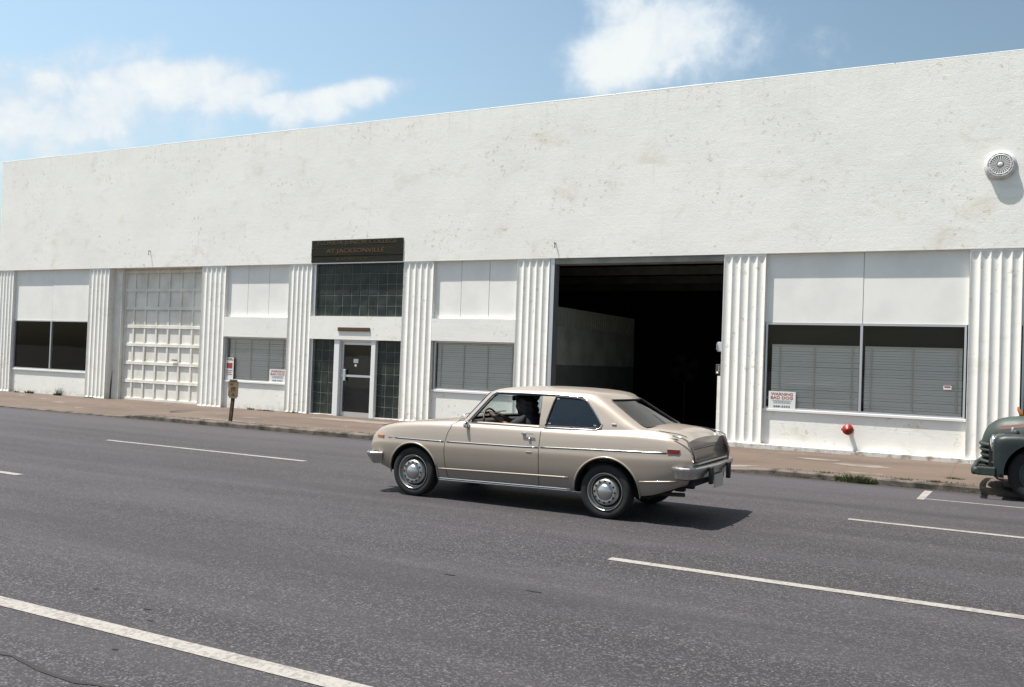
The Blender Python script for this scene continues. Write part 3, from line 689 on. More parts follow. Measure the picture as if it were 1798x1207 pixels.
# name board over the entrance
S = empty('name_board', (-13.87, FY - .06, 3.87), 'dark name board with faded orange lettering above the glass block entrance', 'sign')
mb = MB()
for z0, z1, o_ in ((3.875, 4.035, .0), (4.040, 4.235, .012), (4.240, 4.425, .0)):
    mb.box(-15.24, -12.50, FY - .022 - o_ * .5, FY - .003, z0, z1, 0, .004)
mb.build('board', M_signbd, S)
mb = MB(); text_mesh(mb, 'FLORIDA JUNIOR COLLEGE', -15.05, -12.66, 4.285, 4.405, FY - .0225, .004); mb.build('lettering', M_rustdim, S)
mb = MB(); text_mesh(mb, 'AT JACKSONVILLE', -14.77, -13.02, 4.075, 4.205, FY - .0285, .004); mb.build('lettering', M_rust, S)
mb = MB(); x = -14.45
while x < -13.5:
    w = random.choice((.03, .05, .04)); mb.box(x, x + w * .3, FY - .026, FY - .0225, 3.915, 3.985)
    mb.box(x, x + w, FY - .026, FY - .0225, 3.915 + random.choice((0, .03, .06)), 3.925 + .06 * random.random()); x += w + .03 
mb.build('worn_lettering', M_rustdim, S)
# brown plate over door
S = empty('door_plate', (-13.85, FY - .0, 2.22), 'narrow brown name plate on the white band over the entrance door', 'sign')
mb = MB(); mb.box(-14.34, -13.38, FY - .012, FY + .010, 2.205, 2.295, 0, .004); mb.build('board', M_brownpl, S)
mb = MB(); x = -14.28
while x < -13.45:
    w = random.choice((.022, .03)); mb.box(x, x + w, FY - .015, FY - .0125, 2.225, 2.275); x += w + .022
mb.build('worn_lettering', M_rust, S)
# warning signs in windows
def warn_sign(x0, x1, z0, z1, y, label):
    S = empty('warning_sign', ((x0 + x1) / 2, y, z0), label, 'sign'); w = x1 - x0; h = z1 - z0
    mb = MB(); mb.box(x0, x1, y, y + .005, z0, z1); mb.build('board', M_white, S)
    mb = MB(); text_mesh(mb, 'WARNING', x0 + w * .08, x1 - w * .10, z0 + h * .76, z0 + h * .93, y - .0005, .0015, bold=.02)
    text_mesh(mb, 'BAD DOG', x0 + w * .08, x1 - w * .10, z0 + h * .55, z0 + h * .72, y - .0005, .0015, bold=.02); mb.build('lettering', M_red, S)
    mb = MB()
    for zz, a, b in ((.46, .14, .86), (.39, .2, .8), (.32, .18, .84)):
        x = x0 + w * a
        while x < x0 + w * b:
            l = random.uniform(.02, .05); mb.box(x, min(x + l, x0 + w * b), y - .002, y - .0005, z0 + h * zz, z0 + h * (zz + .035)); x += l + .009
    mb.build('worn_lettering', M_grey, S)
    mb = MB(); text_mesh(mb, '268-3333', x0 + w * .18, x1 - w * .20, z0 + h * .08, z0 + h * .20, y - .0005, .0015, bold=.02); mb.build('lettering', M_black, S)
warn_sign(-3.97, -3.47, .905, 1.235, rp - .022, 'white warning bad dog sign in the lower left corner of the big window')
warn_sign(-16.56, -16.0, .865, 1.20, rp + .000, 'white warning bad dog sign in the right corner of the window behind the parking sign')
S = empty('notice_board', (-17.95, rp, .88), 'upright white notice with red lettering in the left corner of the blinded window', 'sign')
mb = MB(); mb.box(-18.08, -17.80, rp - .004, rp + .001, .88, 1.45); mb.build('board', M_white, S)
mb = MB(); mb.box(-18.04, -17.84, rp - .007, rp - .0045, 1.17, 1.31)
for zz, a, b in ((1.38, .02, .25), (1.41, .04, .22), (1.10, .03, .24), (1.05, .03, .2), (1.00, .05, .22)):
    x = -18.08 + a
    while x < -18.08 + b: mb.box(x, x + .022, rp - .007, rp - .0045, zz, zz + .022); x += .032
mb.build('lettering', M_red, S)
S = empty('window_sticker', (-.87, rp + .0, 1.47), 'small white and red sticker on the right pane of the big window', 'sticker')
mb = MB(); mb.box(-.95, -.82, rp + .010, rp + .0135, 1.40, 1.47); mb.build('label_card', M_white, S)
mb = MB(); mb.box(-.935, -.835, rp + .008, rp + .0095, 1.435, 1.46); mb.build('lettering', M_red, S)
# round wall vent
S = empty('wall_vent', (-.15, FY, 5.27), 'round white louvred vent high on the wall at the right edge', 'vent')
c = (-.15, FY, 5.285)
MB().lathe(c, (0, -1, 0), [(.245, -.01), (.25, .0), (.252, .018), (.235, .026), (.222, .032), (.215, .078), (.205, .088), (.178, .090)], 48).build('housing', M_vent, S, fix=False)
mb = MB(); fy = FY - .092; cc = Vector((-.15, fy, 5.285))
mb.lathe(cc, (0, -1, 0), [(.205, -.004), (.205, .004), (.193, .006), (.19, .001)], 48)
mb.lathe(cc, (0, -1, 0), [(.176, .0), (.176, .008), (.160, .011), (.155, .002)], 48)
mb.lathe(cc, (0, -1, 0), [(.045, .0), (.043, .008), (.02, .012), (.0005, .013)], 32)
for k in range(24):
    a_ = 2 * math.pi * k / 24; d = Vector((math.cos(a_), 0, math.sin(a_))); e = Vector((-math.sin(a_), 0, math.cos(a_)))
    r0, r1, w0, w1 = .055, .16, .0045, .013; q = []
    for yo in (.0, .008):
        q += [cc + d * r0 - e * w0 + Vector((0, -yo, 0)), cc + d * r0 + e * w0 + Vector((0, -yo, 0)), cc + d * r1 + e * w1 + Vector((0, -yo, 0)), cc + d * r1 - e * w1 + Vector((0, -yo, 0))]
    mb.add([tuple(p) for p in q], [(4, 5, 6, 7), (0, 1, 5, 4), (1, 2, 6, 5), (2, 3, 7, 6), (3, 0, 4, 7)])
for k in range(12):
    a_ = 2 * math.pi * (k + .5) / 12; d = Vector((math.cos(a_), 0, math.sin(a_))); e = Vector((-math.sin(a_), 0, math.cos(a_)))
    q = []
    for yo in (.0, .007): q += [cc + d * .172 - e * .014 + Vector((0, -yo, 0)), cc + d * .172 + e * .014 + Vector((0, -yo, 0)), cc + d * .195 + e * .014 + Vector((0, -yo, 0)), cc + d * .195 - e * .014 + Vector((0, -yo, 0))]
    mb.add([tuple(p) for p in q], [(4, 5, 6, 7), (0, 1, 5, 4), (2, 3, 7, 6)])
mb.build('grille', M_vent, S, fix=False)
mb = MB(); mb.lathe((-.15, FY - .080, 5.285), (0, -1, 0), [(.205, 0), (.0005, 0)], 32); mb.build('backing', M_iron, S, fix=False)
# red standpipe inlet on the wall
sx_, sz_ = -2.50, .60
S = empty('standpipe_inlet', (sx_, rp, sz_ - .1), 'red fire standpipe inlet sticking out below the big window', 'standpipe')
MB().lathe((sx_, rp + .02, sz_), (0, -1, 0), [(.075, 0), (.075, .03), (.04, .035), (.036, .14), (.05, .15)], 24).build('pipe', M_siam, S)
mb = MB(); mb.lathe((sx_, rp - .10, sz_), (0, -1, 0), [(.05, 0), (.088, .012), (.098, .04), (.098, .075), (.088, .09), (.03, .098), (.026, .12), (.001, .121)], 28)
mb.tube([(sx_ - .115, rp - .15, sz_ - .005), (sx_ - .08, rp - .15, sz_)], .018); mb.tube([(sx_ + .08, rp - .15, sz_), (sx_ + .108, rp - .15, sz_)], .014)
mb.build('cap', M_siam, S)
# boxes on the right jamb of the open bay
S = empty('switch_box', (-5.0, FY + .2, 1.96), 'pale electrical box on the right jamb inside the open bay', 'electrical box')
mb = MB(); mb.box(-5.02, -4.905, FY + .16, FY + .22, 1.96, 2.15, 0, .008); mb.build('casing', M_box, S)
mb = MB(); mb.box(-5.025, -5.02, FY + .12, FY + .20, 1.99, 2.12); mb.build('lid', M_alum, S)
S = empty('door_latch', (-5.0, FY + .2, 1.51), 'metal door pull box with a lever on the right jamb of the open bay', 'latch')
mb = MB(); mb.box(-5.04, -4.905, FY + .16, FY + .20, 1.51, 1.71, 0, .012); mb.build('casing', M_iron, S)
mb = MB(); mb.box(-4.975, -4.965, FY + .145, FY + .159, 1.56, 1.68); mb.lathe((-5.0, FY + .159, 1.54), (0, -1, 0), [(.018, 0), (.018, .02), (.001, .02)], 12); mb.build('lever', M_alum, S)
S = empty('wall_fan', (-7.6, 24.0, 1.3), 'dim round fan standing deep inside the open bay', 'fan')
fc = Vector((-7.55, 24.0, 1.62))
mb = MB(); mb.tube([fc + Vector((math.cos(t) * .38, 0, math.sin(t) * .38)) for t in np.linspace(0, 2 * math.pi, 33)[:-1]], .014, 6, closed=True)
for k in range(10): t_ = math.pi * k / 10; mb.tube([fc + Vector((math.cos(t_) * .38, 0, math.sin(t_) * .38)), fc - Vector((math.cos(t_) * .38, 0, math.sin(t_) * .38))], .006, 5)
mb.build('guard', M_fan, S)
mb = MB()
for k in range(4):
    t_ = math.pi / 2 * k + .4; d = Vector((math.cos(t_), 0, math.sin(t_))); e = Vector((-math.sin(t_), 0, math.cos(t_)))
    mb.add([tuple(fc + Vector((0, .04, 0)) + d * .05 - e * .03), tuple(fc + Vector((0, .04, 0)) + d * .05 + e * .03), tuple(fc + Vector((0, .02, 0)) + d * .33 + e * .12), tuple(fc + Vector((0, .07, 0)) + d * .33 - e * .1)], [(0, 1, 2, 3)])
mb.build('blade', M_fan, S, fix=False)
mb = MB(); mb.tube([fc + Vector((0, .05, -.38)), fc + Vector((0, .05, -1.5))], .03); mb.build('stand', M_fan, S)
# thin pole beside the garage door
S = MB().tube([(-22.36, FY - .02, walkz(-22.36, FY)), (-22.36, FY + .0, .95)], .022, 10).build('pole', M_iron, loc=(-22.36, FY, .12))
tag(S, 'thin dark pole standing at the left jamb of the garage door', 'pole')
# small hooks on the fascia
for hx, hz, lb in ((-8.55, 4.17, 'small dark hook on the wall above the open bay'), (-21.0, 4.3, 'small bent hook on the wall above the panelled garage door')):
    mb = MB(); mb.tube([(hx, FY + .01, hz), (hx - .01, FY - .05, hz + .02), (hx + .01, FY - .06, hz - .10)], .012, 6); o = mb.build('wall_hook', M_iron, loc=(hx, FY, hz)); tag(o, lb, 'hook')
# low parking sign on its post
PX, PY = -14.83, 14.93
S = empty('parking_sign', (PX, PY, .1), 'low weathered brown sign on a short dark leaning post by the kerb', 'sign')
mb = MB(); mb.box(PX - .04, PX + .04, PY - .02, PY + .02, .05, .62)
for i, v in enumerate(mb.v): mb.v[i] = (v[0] + (v[2] - .1) * .10, v[1], v[2])
# bend the lower third outwards
mb.build('post', M_post, S)
zb, zt = .60, 1.00; xc = PX + .075
bm = bmesh.new(); bmesh.ops.create_cube(bm, size=1)
for v in bm.verts: v.co = Vector((xc + v.co.x * .29 , PY - .03 + v.co.y * .006, (zb + zt) / 2 + v.co.z * (zt - zb)))
ed = [e for e in bm.edges if abs((e.verts[0].co - e.verts[1].co).y) > .004]
bmesh.ops.bevel(bm, geom=ed, offset=.035, segments=4, affect='EDGES')
mb = MB(); mb.bm(bm); mb.build('sign_plate', M_psign, S)
mb = MB(); y = PY - .0345
for (a, b, c, d) in ((-.10, .10, .36, .385), (-.09, -.01, .29, .32), (-.06, -.035, .16, .235), (-.01, .015, .16, .235), (.04, .065, .16, .235), (-.06, .07, .225, .24), (-.02, .03, .08, .12), (-.05, .06, .06, .075)):
    mb.box(xc + a, xc + b, y - .002, y + .001, zb + c, zb + d)
mb.build('worn_lettering', M_psign2, S)
# ================================================================= WEEDS
def tuft(cx, cy, rx, ry, h, n, label, m_=M_grass, z=None, group='weeds along the kerb and wall'):
    mb = MB(); zz = walkz(cx, max(cy, KY)) if z is None else z
    for i in range(n):
        a = random.uniform(0, 2 * math.pi); q = math.sqrt(random.random()); x = cx + math.cos(a) * q * rx; y = cy + math.sin(a) * q * ry
        hh = h * random.uniform(.45, 1.1) * (1.1 - .5 * q); lean = Vector((math.cos(a) * random.uniform(.1, .9) * hh + random.uniform(-.3, .3) * hh, math.sin(a) * random.uniform(.1, .8) * hh, 0))
        w = random.uniform(.003, .007); t = random.uniform(0, math.pi); e = Vector((math.cos(t) * w, math.sin(t) * w, 0)); p0 = Vector((x, y, zz - .01))
        p1 = p0 + lean * .4 + Vector((0, 0, hh * .65)); p2 = p0 + lean + Vector((0, 0, hh))
        mb.add([tuple(p0 - e), tuple(p0 + e), tuple(p1 + e * .7), tuple(p1 - e * .7), tuple(p2)], [(0, 1, 2, 3), (3, 2, 4)])
    o = mb.build('grass_tuft', m_, loc=(cx, cy, zz), fix=False); return tag(o, label, 'weed', group)
tuft(-1.93, 14.62, .30, .10, .125, 900, 'largest bushy green grass tuft on the kerb below the standpipe inlet', z=.03)
tuft(-2.92, 14.72, .17, .06, .07, 320, 'low grass tuft on the kerb behind the tan car', z=.06)
tuft(-.85, 14.75, .10, .05, .05, 140, 'small weed patch on the kerb by the parking tick mark')
tuft(-.62, 15.35, .14, .05, .05, 160, 'flat weed strip in the pavement under the truck bumper')
tuft(-1.25, 14.72, .12, .05, .045, 130, 'tiny weed on the kerb between the large tuft and the tick mark')
tuft(-2.35, 14.72, .10, .04, .045, 110, 'tiny weed on the kerb left of the large tuft')
tuft(-24.55, FY - .04, .10, .04, .32, 60, 'tallest weed at the wall below the dark two-pane window', M_grassd)
tuft(-24.6, FY - .05, .17, .05, .10, 200, 'bushy weed at the foot of the tallest wall weed', M_grassd)
tuft(-25.9, FY - .05, .20, .05, .12, 160, 'low weed at the wall left of the tallest weed', M_grassd)
tuft(-26.5, FY - .05, .12, .04, .07, 90, 'small weed at the far left of the wall foot', M_grassd)
tuft(-23.2, FY - .06, .25, .04, .06, 110, 'low weeds at the foot of the pilaster left of the garage door', M_grassd)
tuft(-17.0, FY - .06, .12, .04, .10, 80, 'small weed at the wall behind the parking sign', M_grassd)
tuft(-16.5, FY - .06, .30, .04, .05, 420, 'long low weed strip at the wall below the window with two signs', M_grassd)
tuft(-15.6, FY - .06, .25, .04, .07, 130, 'weed at the foot of the pilaster left of the entrance', M_grassd)
# moss and dirt line growing in the gutter joint
mb = MB(); x = -10.5
gr = MB()
for (a, b) in ((-17.0, -10.2), (-3.0, .05)):
    x = a
    while x < b:
        for q in range(random.randint(1, 4)):
            xx = x + random.uniform(0, .05); y = KY + .20 + random.uniform(-.02, .03) if random.random() < .6 else KY - .015 + random.uniform(-.02, .02); hh = random.uniform(.008, .028); zz = walkz(xx, KY + .2) if y > KY else .0
            e = random.uniform(.003, .008); gr.add([(xx - e, y, zz - .004), (xx + e, y + .004, zz - .004), (xx + random.uniform(-.015, .015), y - random.uniform(0, .02), zz + hh)], [(0, 1, 2)])
        x += .035
tag(gr.build('kerb_weeds', M_grassd, fix=False), 'thin line of moss and weeds growing along the kerb joint', 'weeds', kind='stuff')
# ================================================================= TAN CAR
CX, CYc = -6.78, 9.845
CW = .785
CAR = empty('parked_car', (CX + 2.0, CYc, 0), 'tan two-door fastback coupe driving left along the road past the open bay', 'car')
CAR.name = 'coupe_car'
def Tc(u, y, z): return (u + CX, y + CYc, z)
f_zs = interp([-.02, .04, .12, .3, .56, .9, 1.3, 1.8, 2.4, 3.0, 3.48, 3.74, 3.90, 3.96, 4.02], [.66, .735, .775, .815, .848, .872, .885, .892, .897, .905, .912, .900, .885, .865, .84])
f_zd = interp([-.02, .06, .15, .35, .6, .9, 1.3, 1.8, 2.6, 3.2, 3.45, 3.7, 3.85, 3.94, 4.02], [.68, .775, .805, .845, .880, .912, .945, .95, .96, .985, .995, .980, .958, .925, .885])
f_zb = interp([-.02, .06, .2, .4, 1.0, 1.6, 2.7, 3.3, 3.55, 3.76, 3.9, 4.02], [.36, .33, .295, .26, .215, .225, .255, .255, .285, .32, .365, .42])
f_w = interp([-.02, .02, .08, .2, .45, .8, 1.4, 2.2, 3.0, 3.4, 3.7, 3.88, 3.96, 4.02], [.64, .67, .70, .735, .765, .782, .785, .785, .785, .780, .768, .745, .725, .70])
f_pr = interp([0, .06, .14, .3, .5, .62, .66, .72, .82, .90, .96, 1.0], [.930, .952, .966, .988, 1.0, 1.002, .994, .986, .972, .955, .936, .905])
def halfw(u, z):
    zb, zs = f_zb(u), f_zs(u); t = min(max((z - zb) / (zs - zb), 0), 1); return f_w(u) * f_pr(t)
def shear(u, z):
    if u > 3.5:
        k = np.interp(z, [.28, .36, .5, .62, .72, .82, .88, 1.0], [-.20, -.12, -.02, .0, .0, -.045, -.085, -.10]); s = sstep(3.5, 4.02, u); return u + k * s
    if u < .5:
        k = np.interp(z, [.28, .36, .5, .66, .74, .82], [.10, .05, .0, .0, .03, .06]); s = 1 - sstep(-.02, .5, u); return u + k * s
    return u
us = [-.02, .0, .03, .07, .12, .2] + list(np.arange(.3, 3.75, .075)) + [3.78, 3.84, 3.89, 3.93, 3.96, 3.985, 4.005, 4.02]
ts = [0, .03, .06, .1, .14, .22, .3, .4, .5, .58, .62, .64, .66, .72, .77, .82, .86, .90, .93, .96, .985, 1.0]
rows = []
for u in us:
    zb, zs, zd, w = f_zb(u), f_zs(u), f_zd(u), f_w(u); half = []
    half += [(0.0, zb), (w * .5, zb), (w * .88, zb)]
    for t in ts: half.append((w * f_pr(t), zb + (zs - zb) * t))
    ze = zs
    for (k, h) in ((.885, .22), (.86, .40), (.80, .52), (.70, .66), (.5, .84), (.25, .96), (0, 1.0)):
        half.append((w * k, ze + (zd - ze) * h + (.004 if k in (.86,) else 0)))
    full = [(shear(u, z), -y, z) for y, z in half] + [(shear(u, z), y, z) for y, z in half[-2:0:-1]]
    rows.append(full)
mb = MB(Tc); mb.grid(rows, 0, True, closeu=True); n = len(rows[0])
mb.add(rows[0], [tuple(range(n))[::-1]], 0, False); mb.add(rows[-1], [tuple(range(n))], 0, False)
ocar = org(CAR)
def weld(me, d=1e-4):
    bm = bmesh.new(); bm.from_mesh(me); bmesh.ops.remove_doubles(bm, verts=bm.verts[:], dist=d); bmesh.ops.recalc_face_normals(bm, faces=bm.faces[:]); bm.to_mesh(me); bm.free(); return me
body0 = weld(mb.mesh('body', [M_car], ocar))
FWu, RWu, Wz, Wr = .675, 3.10, .285, .285
cuts = []
def cyl(u, z, r, y0, y1, n=48):
    q = MB(Tc); pts = [(u + r * math.cos(2 * math.pi * k / n), z + r * math.sin(2 * math.pi * k / n)) for k in range(n)]; q.prism(pts, y0, y1); return weld(q.mesh('c', [M_under], ocar))
for u, r in ((FWu, .338), (RWu, .362)):
    for s in (-1, 1): cuts.append(cyl(u + (.01 if u > 2 else 0), Wz - .005, r, *sorted((s * .52, s * .9))))
# interior tub
q = MB(Tc); q.box(1.22, 3.25, -.64, .64, .34, 1.2); cuts.append(weld(q.mesh('c', [M_int], ocar)))
# tail panel recess
q = MB(Tc); q.box(3.985, 4.3, -.60, .60, .655, .80)
body1 = boolean(body0, cuts)
# door cut
DP = [(1.175, .845), (1.165, .862), (1.33, .96), (2.318, .96), (2.322, .60), (2.325, .30), (2.315, .272), (2.28, .262), (1.22, .243), (1.175, .252), (1.150, .29), (1.128, .40), (1.112, .55), (1.118, .67), (1.14, .77)]
def scalepoly(P, d):
    out = []; n = len(P); area = sum(P[i][0] * P[(i + 1) % n][1] - P[(i + 1) % n][0] * P[i][1] for i in range(n)); s = 1 if area > 0 else -1
    for i in range(n):
        a, b, c = Vector(P[i - 1]), Vector(P[i]), Vector(P[(i + 1) % n]); e1 = (b - a).normalized(); e2 = (c - b).normalized()
        n1 = Vector((e1.y, -e1.x)) * s; n2 = Vector((e2.y, -e2.x)) * s; nn = (n1 + n2); nn = nn / max(.4, nn.length ** 2 / 2) if nn.length > 1e-6 else n1
        out.append((b.x + nn.x * d, b.y + nn.y * d))
    return out
def prism_mesh(P, y0, y1): q = MB(Tc); q.prism(P, y0, y1); return weld(q.mesh('c', [M_under], ocar))
doors = []
for s in (-1, 1):
    y0, y1 = sorted((s * .655, s * .95))
    doors.append(boolean(body1.copy(), [prism_mesh(scalepoly(DP, -.0035), y0, y1)], 'INTERSECT'))
body2 = boolean(body1, [prism_mesh(scalepoly(DP, .0045), *sorted((s * .648, s * .95))) for s in (-1, 1)])
def paint_under(me):
    me.materials.clear(); me.materials.append(M_car); me.materials.append(M_under)
    for p in me.polygons:
        c = p.center + ocar; u = c.x - CX; y = abs(c.y - CYc); z = c.z; p.material_index = 0
        if abs(p.normal.y) > .45 and y > .69 and z > .2: continue
        inside_tub = 1.2 < u < 3.27 and y < .645 and z > .335
        if inside_tub and not (abs(p.normal.z) > .9 and z > .85): p.material_index = 1
        if p.normal.z < -.7 and z < .45: p.material_index = 1
        for wu, r in ((FWu, .345), (RWu, .37)):
            if math.hypot(u - wu, z - Wz) < r and y < .9 and .5 < y: p.material_index = 1
paint_under(body2)
obj_mesh('body', body2, CAR, None, R(32))
for s, me in zip((-1, 1), doors):
    me.materials.clear(); me.materials.append(M_car)
    d = obj_mesh('door', me, CAR, None, R(32))
    if s < 0: DOOR = d
# wheel arch lips
def ysurf(u, z, s, off): return s * (halfw(u, z) + off)
mb = MB(Tc)
for u, r, a0, a1 in ((FWu, .345, -8, 186), (RWu + .01, .369, -6, 182)):
    for s in (-1, 1):
        pts = []
        for k in range(37):
            t = R(a0 + (a1 - a0) * k / 36); uu = u + r * math.cos(t); zz = Wz - .005 + r * math.sin(t)
            pts.append((uu, ysurf(uu, max(zz, f_zb(uu)), s, -.001), zz))
        mb.tube(pts, .011, 8, rf=[.011 if 0 < k < 36 else .004 for k in range(37)])
mb.build('arch_lip', M_car, CAR)
# sills' crease bead and chrome strips
def strip(name, pts, r, m_, off=0.0, flat=(1, 1), parent=CAR, both=True):
    mb = MB(Tc)
    for s in ((-1, 1) if both else (-1,)):
        P = []
        for i in range(len(pts) - 1):
            (a, b), (c, d) = pts[i], pts[i + 1]; n = max(1, int(abs(c - a) / .06))
            for k in range(n): t = k / n; P.append((a + (c - a) * t, b + (d - b) * t))
        P.append(pts[-1]); mb.tube([(u, ysurf(u, z, s, off), z) for u, z in P], r, 6, flat=flat)
    return mb.build(name, m_, parent)
for P_ in ([(.40, .668), (1.10, .672)], [(1.14, .674), (2.10, .688), (2.31, .695)], [(2.34, .700), (3.0, .722), (3.76, .745)]):
    strip('side_moulding', P_, .0045, M_chrome); strip('moulding_seal', [(a, b - .0075) for a, b in P_], .0045, M_rubber, -.001)
strip('lower_crease', [(1.04, .355), (2.68, .398)], .010, M_car, -.002); strip('lower_crease', [(3.48, .425), (3.86, .458)], .010, M_car, -.002)
strip('sill_moulding', [(1.0, .243), (2.70, .272)], .007, M_chrome, .003); strip('sill_moulding', [(1.0, .224), (2.70, .254)], .007, M_chrome, .003)
strip('belt_moulding', [(1.36, .888), (2.31, .897)], .008, M_chrome, -.012)
strip('shoulder_crease', [(2.4, .893), (3.1, .900), (3.5, .905), (3.85, .885)], .006, M_car, -.014)
# ---- cabin
RG = [(.86, 1.24, 3.66, .715), (.92, 1.305, 3.56, .706), (1.0, 1.372, 3.40, .682), (1.08, 1.438, 3.26, .655), (1.16, 1.505, 3.13, .628), (1.22, 1.553, 3.03, .605), (1.262, 1.592, 2.955, .585)]
ruf = interp([r[0] for r in RG], [r[1] for r in RG]); rur = interp([r[0] for r in RG], [r[2] for r in RG]); rhw = interp([r[0] for r in RG], [r[3] for r in RG])
BOWF, BOWR = .11, .10
def ring(uf, ur, hw, z, sc=0.0, tilt=0.0):
    P = []
    uf += sc; ur -= sc; hw -= sc
    nf, ns, nr = 9, 16, 9
    for i in range(nf + 1): y = hw * .94 * i / nf; P.append((uf - BOWF * (1 - (y / hw) ** 2) + .01 * (y / hw) ** 6, y))
    P += [(uf + .045, hw * .985)]
    for i in range(ns + 1): t = i / ns; u = uf + .09 + (ur - .12 - uf - .09) * t; P.append((u, hw * (1 - .035 * max(0, t - .4) ** 1.5 / .46)))
    P += [(ur - .05, hw * .93)]
    for i in range(nr + 1): y = hw * .87 * (1 - i / nr); P.append((ur + BOWR * (1 - (y / (hw * .87)) ** 2) - .0, y))
    full = P + [(u, -y) for u, y in P[-2:0:-1]]
    return [(u, y, z(u) if callable(z) else z) for u, y in full]
def cabmesh(sc=0.0, zlow=None, name='cabin'):
    rows = []; zz = [.86, .90, .95, 1.0, 1.05, 1.1, 1.15, 1.2, 1.24, 1.262]
    if zlow is not None: rows.append(ring(ruf(.86), rur(.86), rhw(.86), zlow, sc))
    for z in zz:
        rows.append(ring(ruf(z), rur(z), rhw(z), z - (sc * .9 if z > 1.2 else 0), sc))
    uf, ur, hw = ruf(1.262), rur(1.262), rhw(1.262)
    base = ring(uf, ur, hw, 0, sc); cu, = (((uf + ur) / 2) - .02,)
    for k, h in ((.965, .022), (.90, .040), (.78, .056), (.6, .068), (.4, .076), (.2, .080)):
        r = []
        for (u, y, _) in base:
            uu = cu + (u - cu) * k; yy2 = y * k
            # roof slopes gently up to the middle-rear then falls
            tl = .012 * math.sin((uu - uf) / (ur - uf) * math.pi) - .008 * (1 - (uu - uf) / (ur - uf))
            r.append((uu, yy2, 1.262 + h + tl - sc * .9))
        rows.append(r)
    mb = MB(Tc); mb.grid(rows, 0, True, closeu=True); n = len(rows[0])
    mb.add(rows[0], [tuple(range(n))[::-1]], 0, False)
    mb.add(rows[-1] + [(cu, 0, 1.262 + .083 + .008 - sc * .9)], [(i, (i + 1) % n, n) for i in range(n)], 0, True)
    return weld(mb.mesh(name, [M_car], ocar))
outer = cabmesh(0); inner = cabmesh(.030, .80)
WD = [(1.405, .905), (1.445, .955), (1.655, 1.225), (1.69, 1.243), (2.255, 1.250), (2.285, .905)]
WQ = [(2.352, .935), (2.362, .925), (2.93, .935), (2.985, .955), (2.995, .985), (2.88, 1.12), (2.80, 1.205), (2.73, 1.235), (2.60, 1.245), (2.418, 1.247)]
cuts = [inner]
for P in (WD, WQ): cuts.append(prism_mesh(P, -1, 1))
def yzprism(P, u0, u1): q = MB(Tc); q.prism(P, u0, u1, plane='yz'); return weld(q.mesh('c', [M_under], ocar))
WS = [(-.625, .955), (.625, .955), (.545, 1.235), (.50, 1.25), (-.50, 1.25), (-.545, 1.235)]
RW = [(-.575, .985), (-.56, .975), (.56, .975), (.575, .985), (.475, 1.225), (.45, 1.240), (-.45, 1.240), (-.475, 1.225)]
cuts += [yzprism(WS, .9, 1.85), yzprism(RW, 2.72, 4.2)]
cab = boolean(outer, cuts)
cab.materials.clear(); cab.materials.append(M_car); cab.materials.append(M_int)
cenr = Vector((CX + 2.3, CYc, 1.0)) - ocar
for p in cab.polygons:
    c = p.center; d = Vector((c.x - cenr.x, c.y, c.z + ocar.z - 1.0)); p.material_index = 1 if p.normal.dot(d.normalized()) < -.15 else 0
obj_mesh('roof', cab, CAR, None, R(32))
def caby(u, z): 
    uf, ur, hw = ruf(z), rur(z), rhw(z); t = min(max((u - uf - .09) / (ur - .12 - uf - .09), 0), 1); return hw * (1 - .035 * max(0, t - .4) ** 1.5 / .46)
def fine(P, step=.05, closed=True):
    out = []; n = len(P)
    for i in range(n if closed else n - 1):
        a, b = P[i], P[(i + 1) % n]; k = max(1, int(math.hypot(b[0] - a[0], b[1] - a[1]) / step))
        out += [(a[0] + (b[0] - a[0]) * j / k, a[1] + (b[1] - a[1]) * j / k) for j in range(k)]
    if not closed: out.append(P[-1])
    return out
def sidepane(P, s, off, m_, name='side_window'):
    mb = MB(Tc); Q_ = fine(P, .08); n = len(Q_); cx_ = sum(q[0] for q in Q_) / n; cz_ = sum(q[1] for q in Q_) / n
    for o_ in (off, off + .004):
        vs = [(u, s * (caby(u, z) - o_), z) for u, z in Q_] + [(cx_, s * (caby(cx_, cz_) - o_), cz_)]
        mb.add(vs, [(i, (i + 1) % n, n) for i in range(n)], 0, False)
    return mb.build(name, m_, CAR)
sidepane(scalepoly(WQ, .004), -1, .012, M_darkglass, 'quarter_window'); sidepane(scalepoly(WQ, .004), 1, .012, M_darkglass, 'quarter_window')
sidepane(scalepoly(WD, .004), 1, .014, M_carglass)
# gaskets round the side openings
for P, rr, o_, nm in ((WQ, .009, .002, 'window_gasket'), (WD, .007, .006, 'window_gasket')):
    mb = MB(Tc)
    for s in (-1, 1): mb.tube([(u, s * (caby(u, z) - o_), z) for u, z in fine(P, .05)], rr, 6, closed=True)
    mb.build(nm, M_rubber, CAR)
# bright frame behind the quarter window and along the drip rail
mb = MB(Tc)
for s in (-1, 1):
    P = fine([(2.34, .912), (2.94, .922), (3.005, .945), (3.012, .985), (2.89, 1.13), (2.81, 1.215), (2.74, 1.25)], .05, False)
    mb.tube([(u, s * (caby(u, z) + .006), z) for u, z in P], .006, 6)
    P = fine([(1.375, .92), (1.625, 1.235), (1.67, 1.262), (2.0, 1.268), (2.5, 1.268), (2.74, 1.255)], .05, False)
    mb.tube([(u, s * (caby(u, min(z, 1.262)) + .004), z) for u, z in P], .007, 6)
mb.build('window_moulding', M_chrome, CAR)
mb = MB(Tc)
for s in (-1, 1):
    P = fine([(1.42, .935), (1.662, 1.236), (1.69, 1.252), (2.0, 1.256), (2.42, 1.256)], .05, False)
    mb.tube([(u, s * (caby(u, z) + .0), z) for u, z in P], .006, 6)
mb.build('window_gasket', M_rubber, CAR)
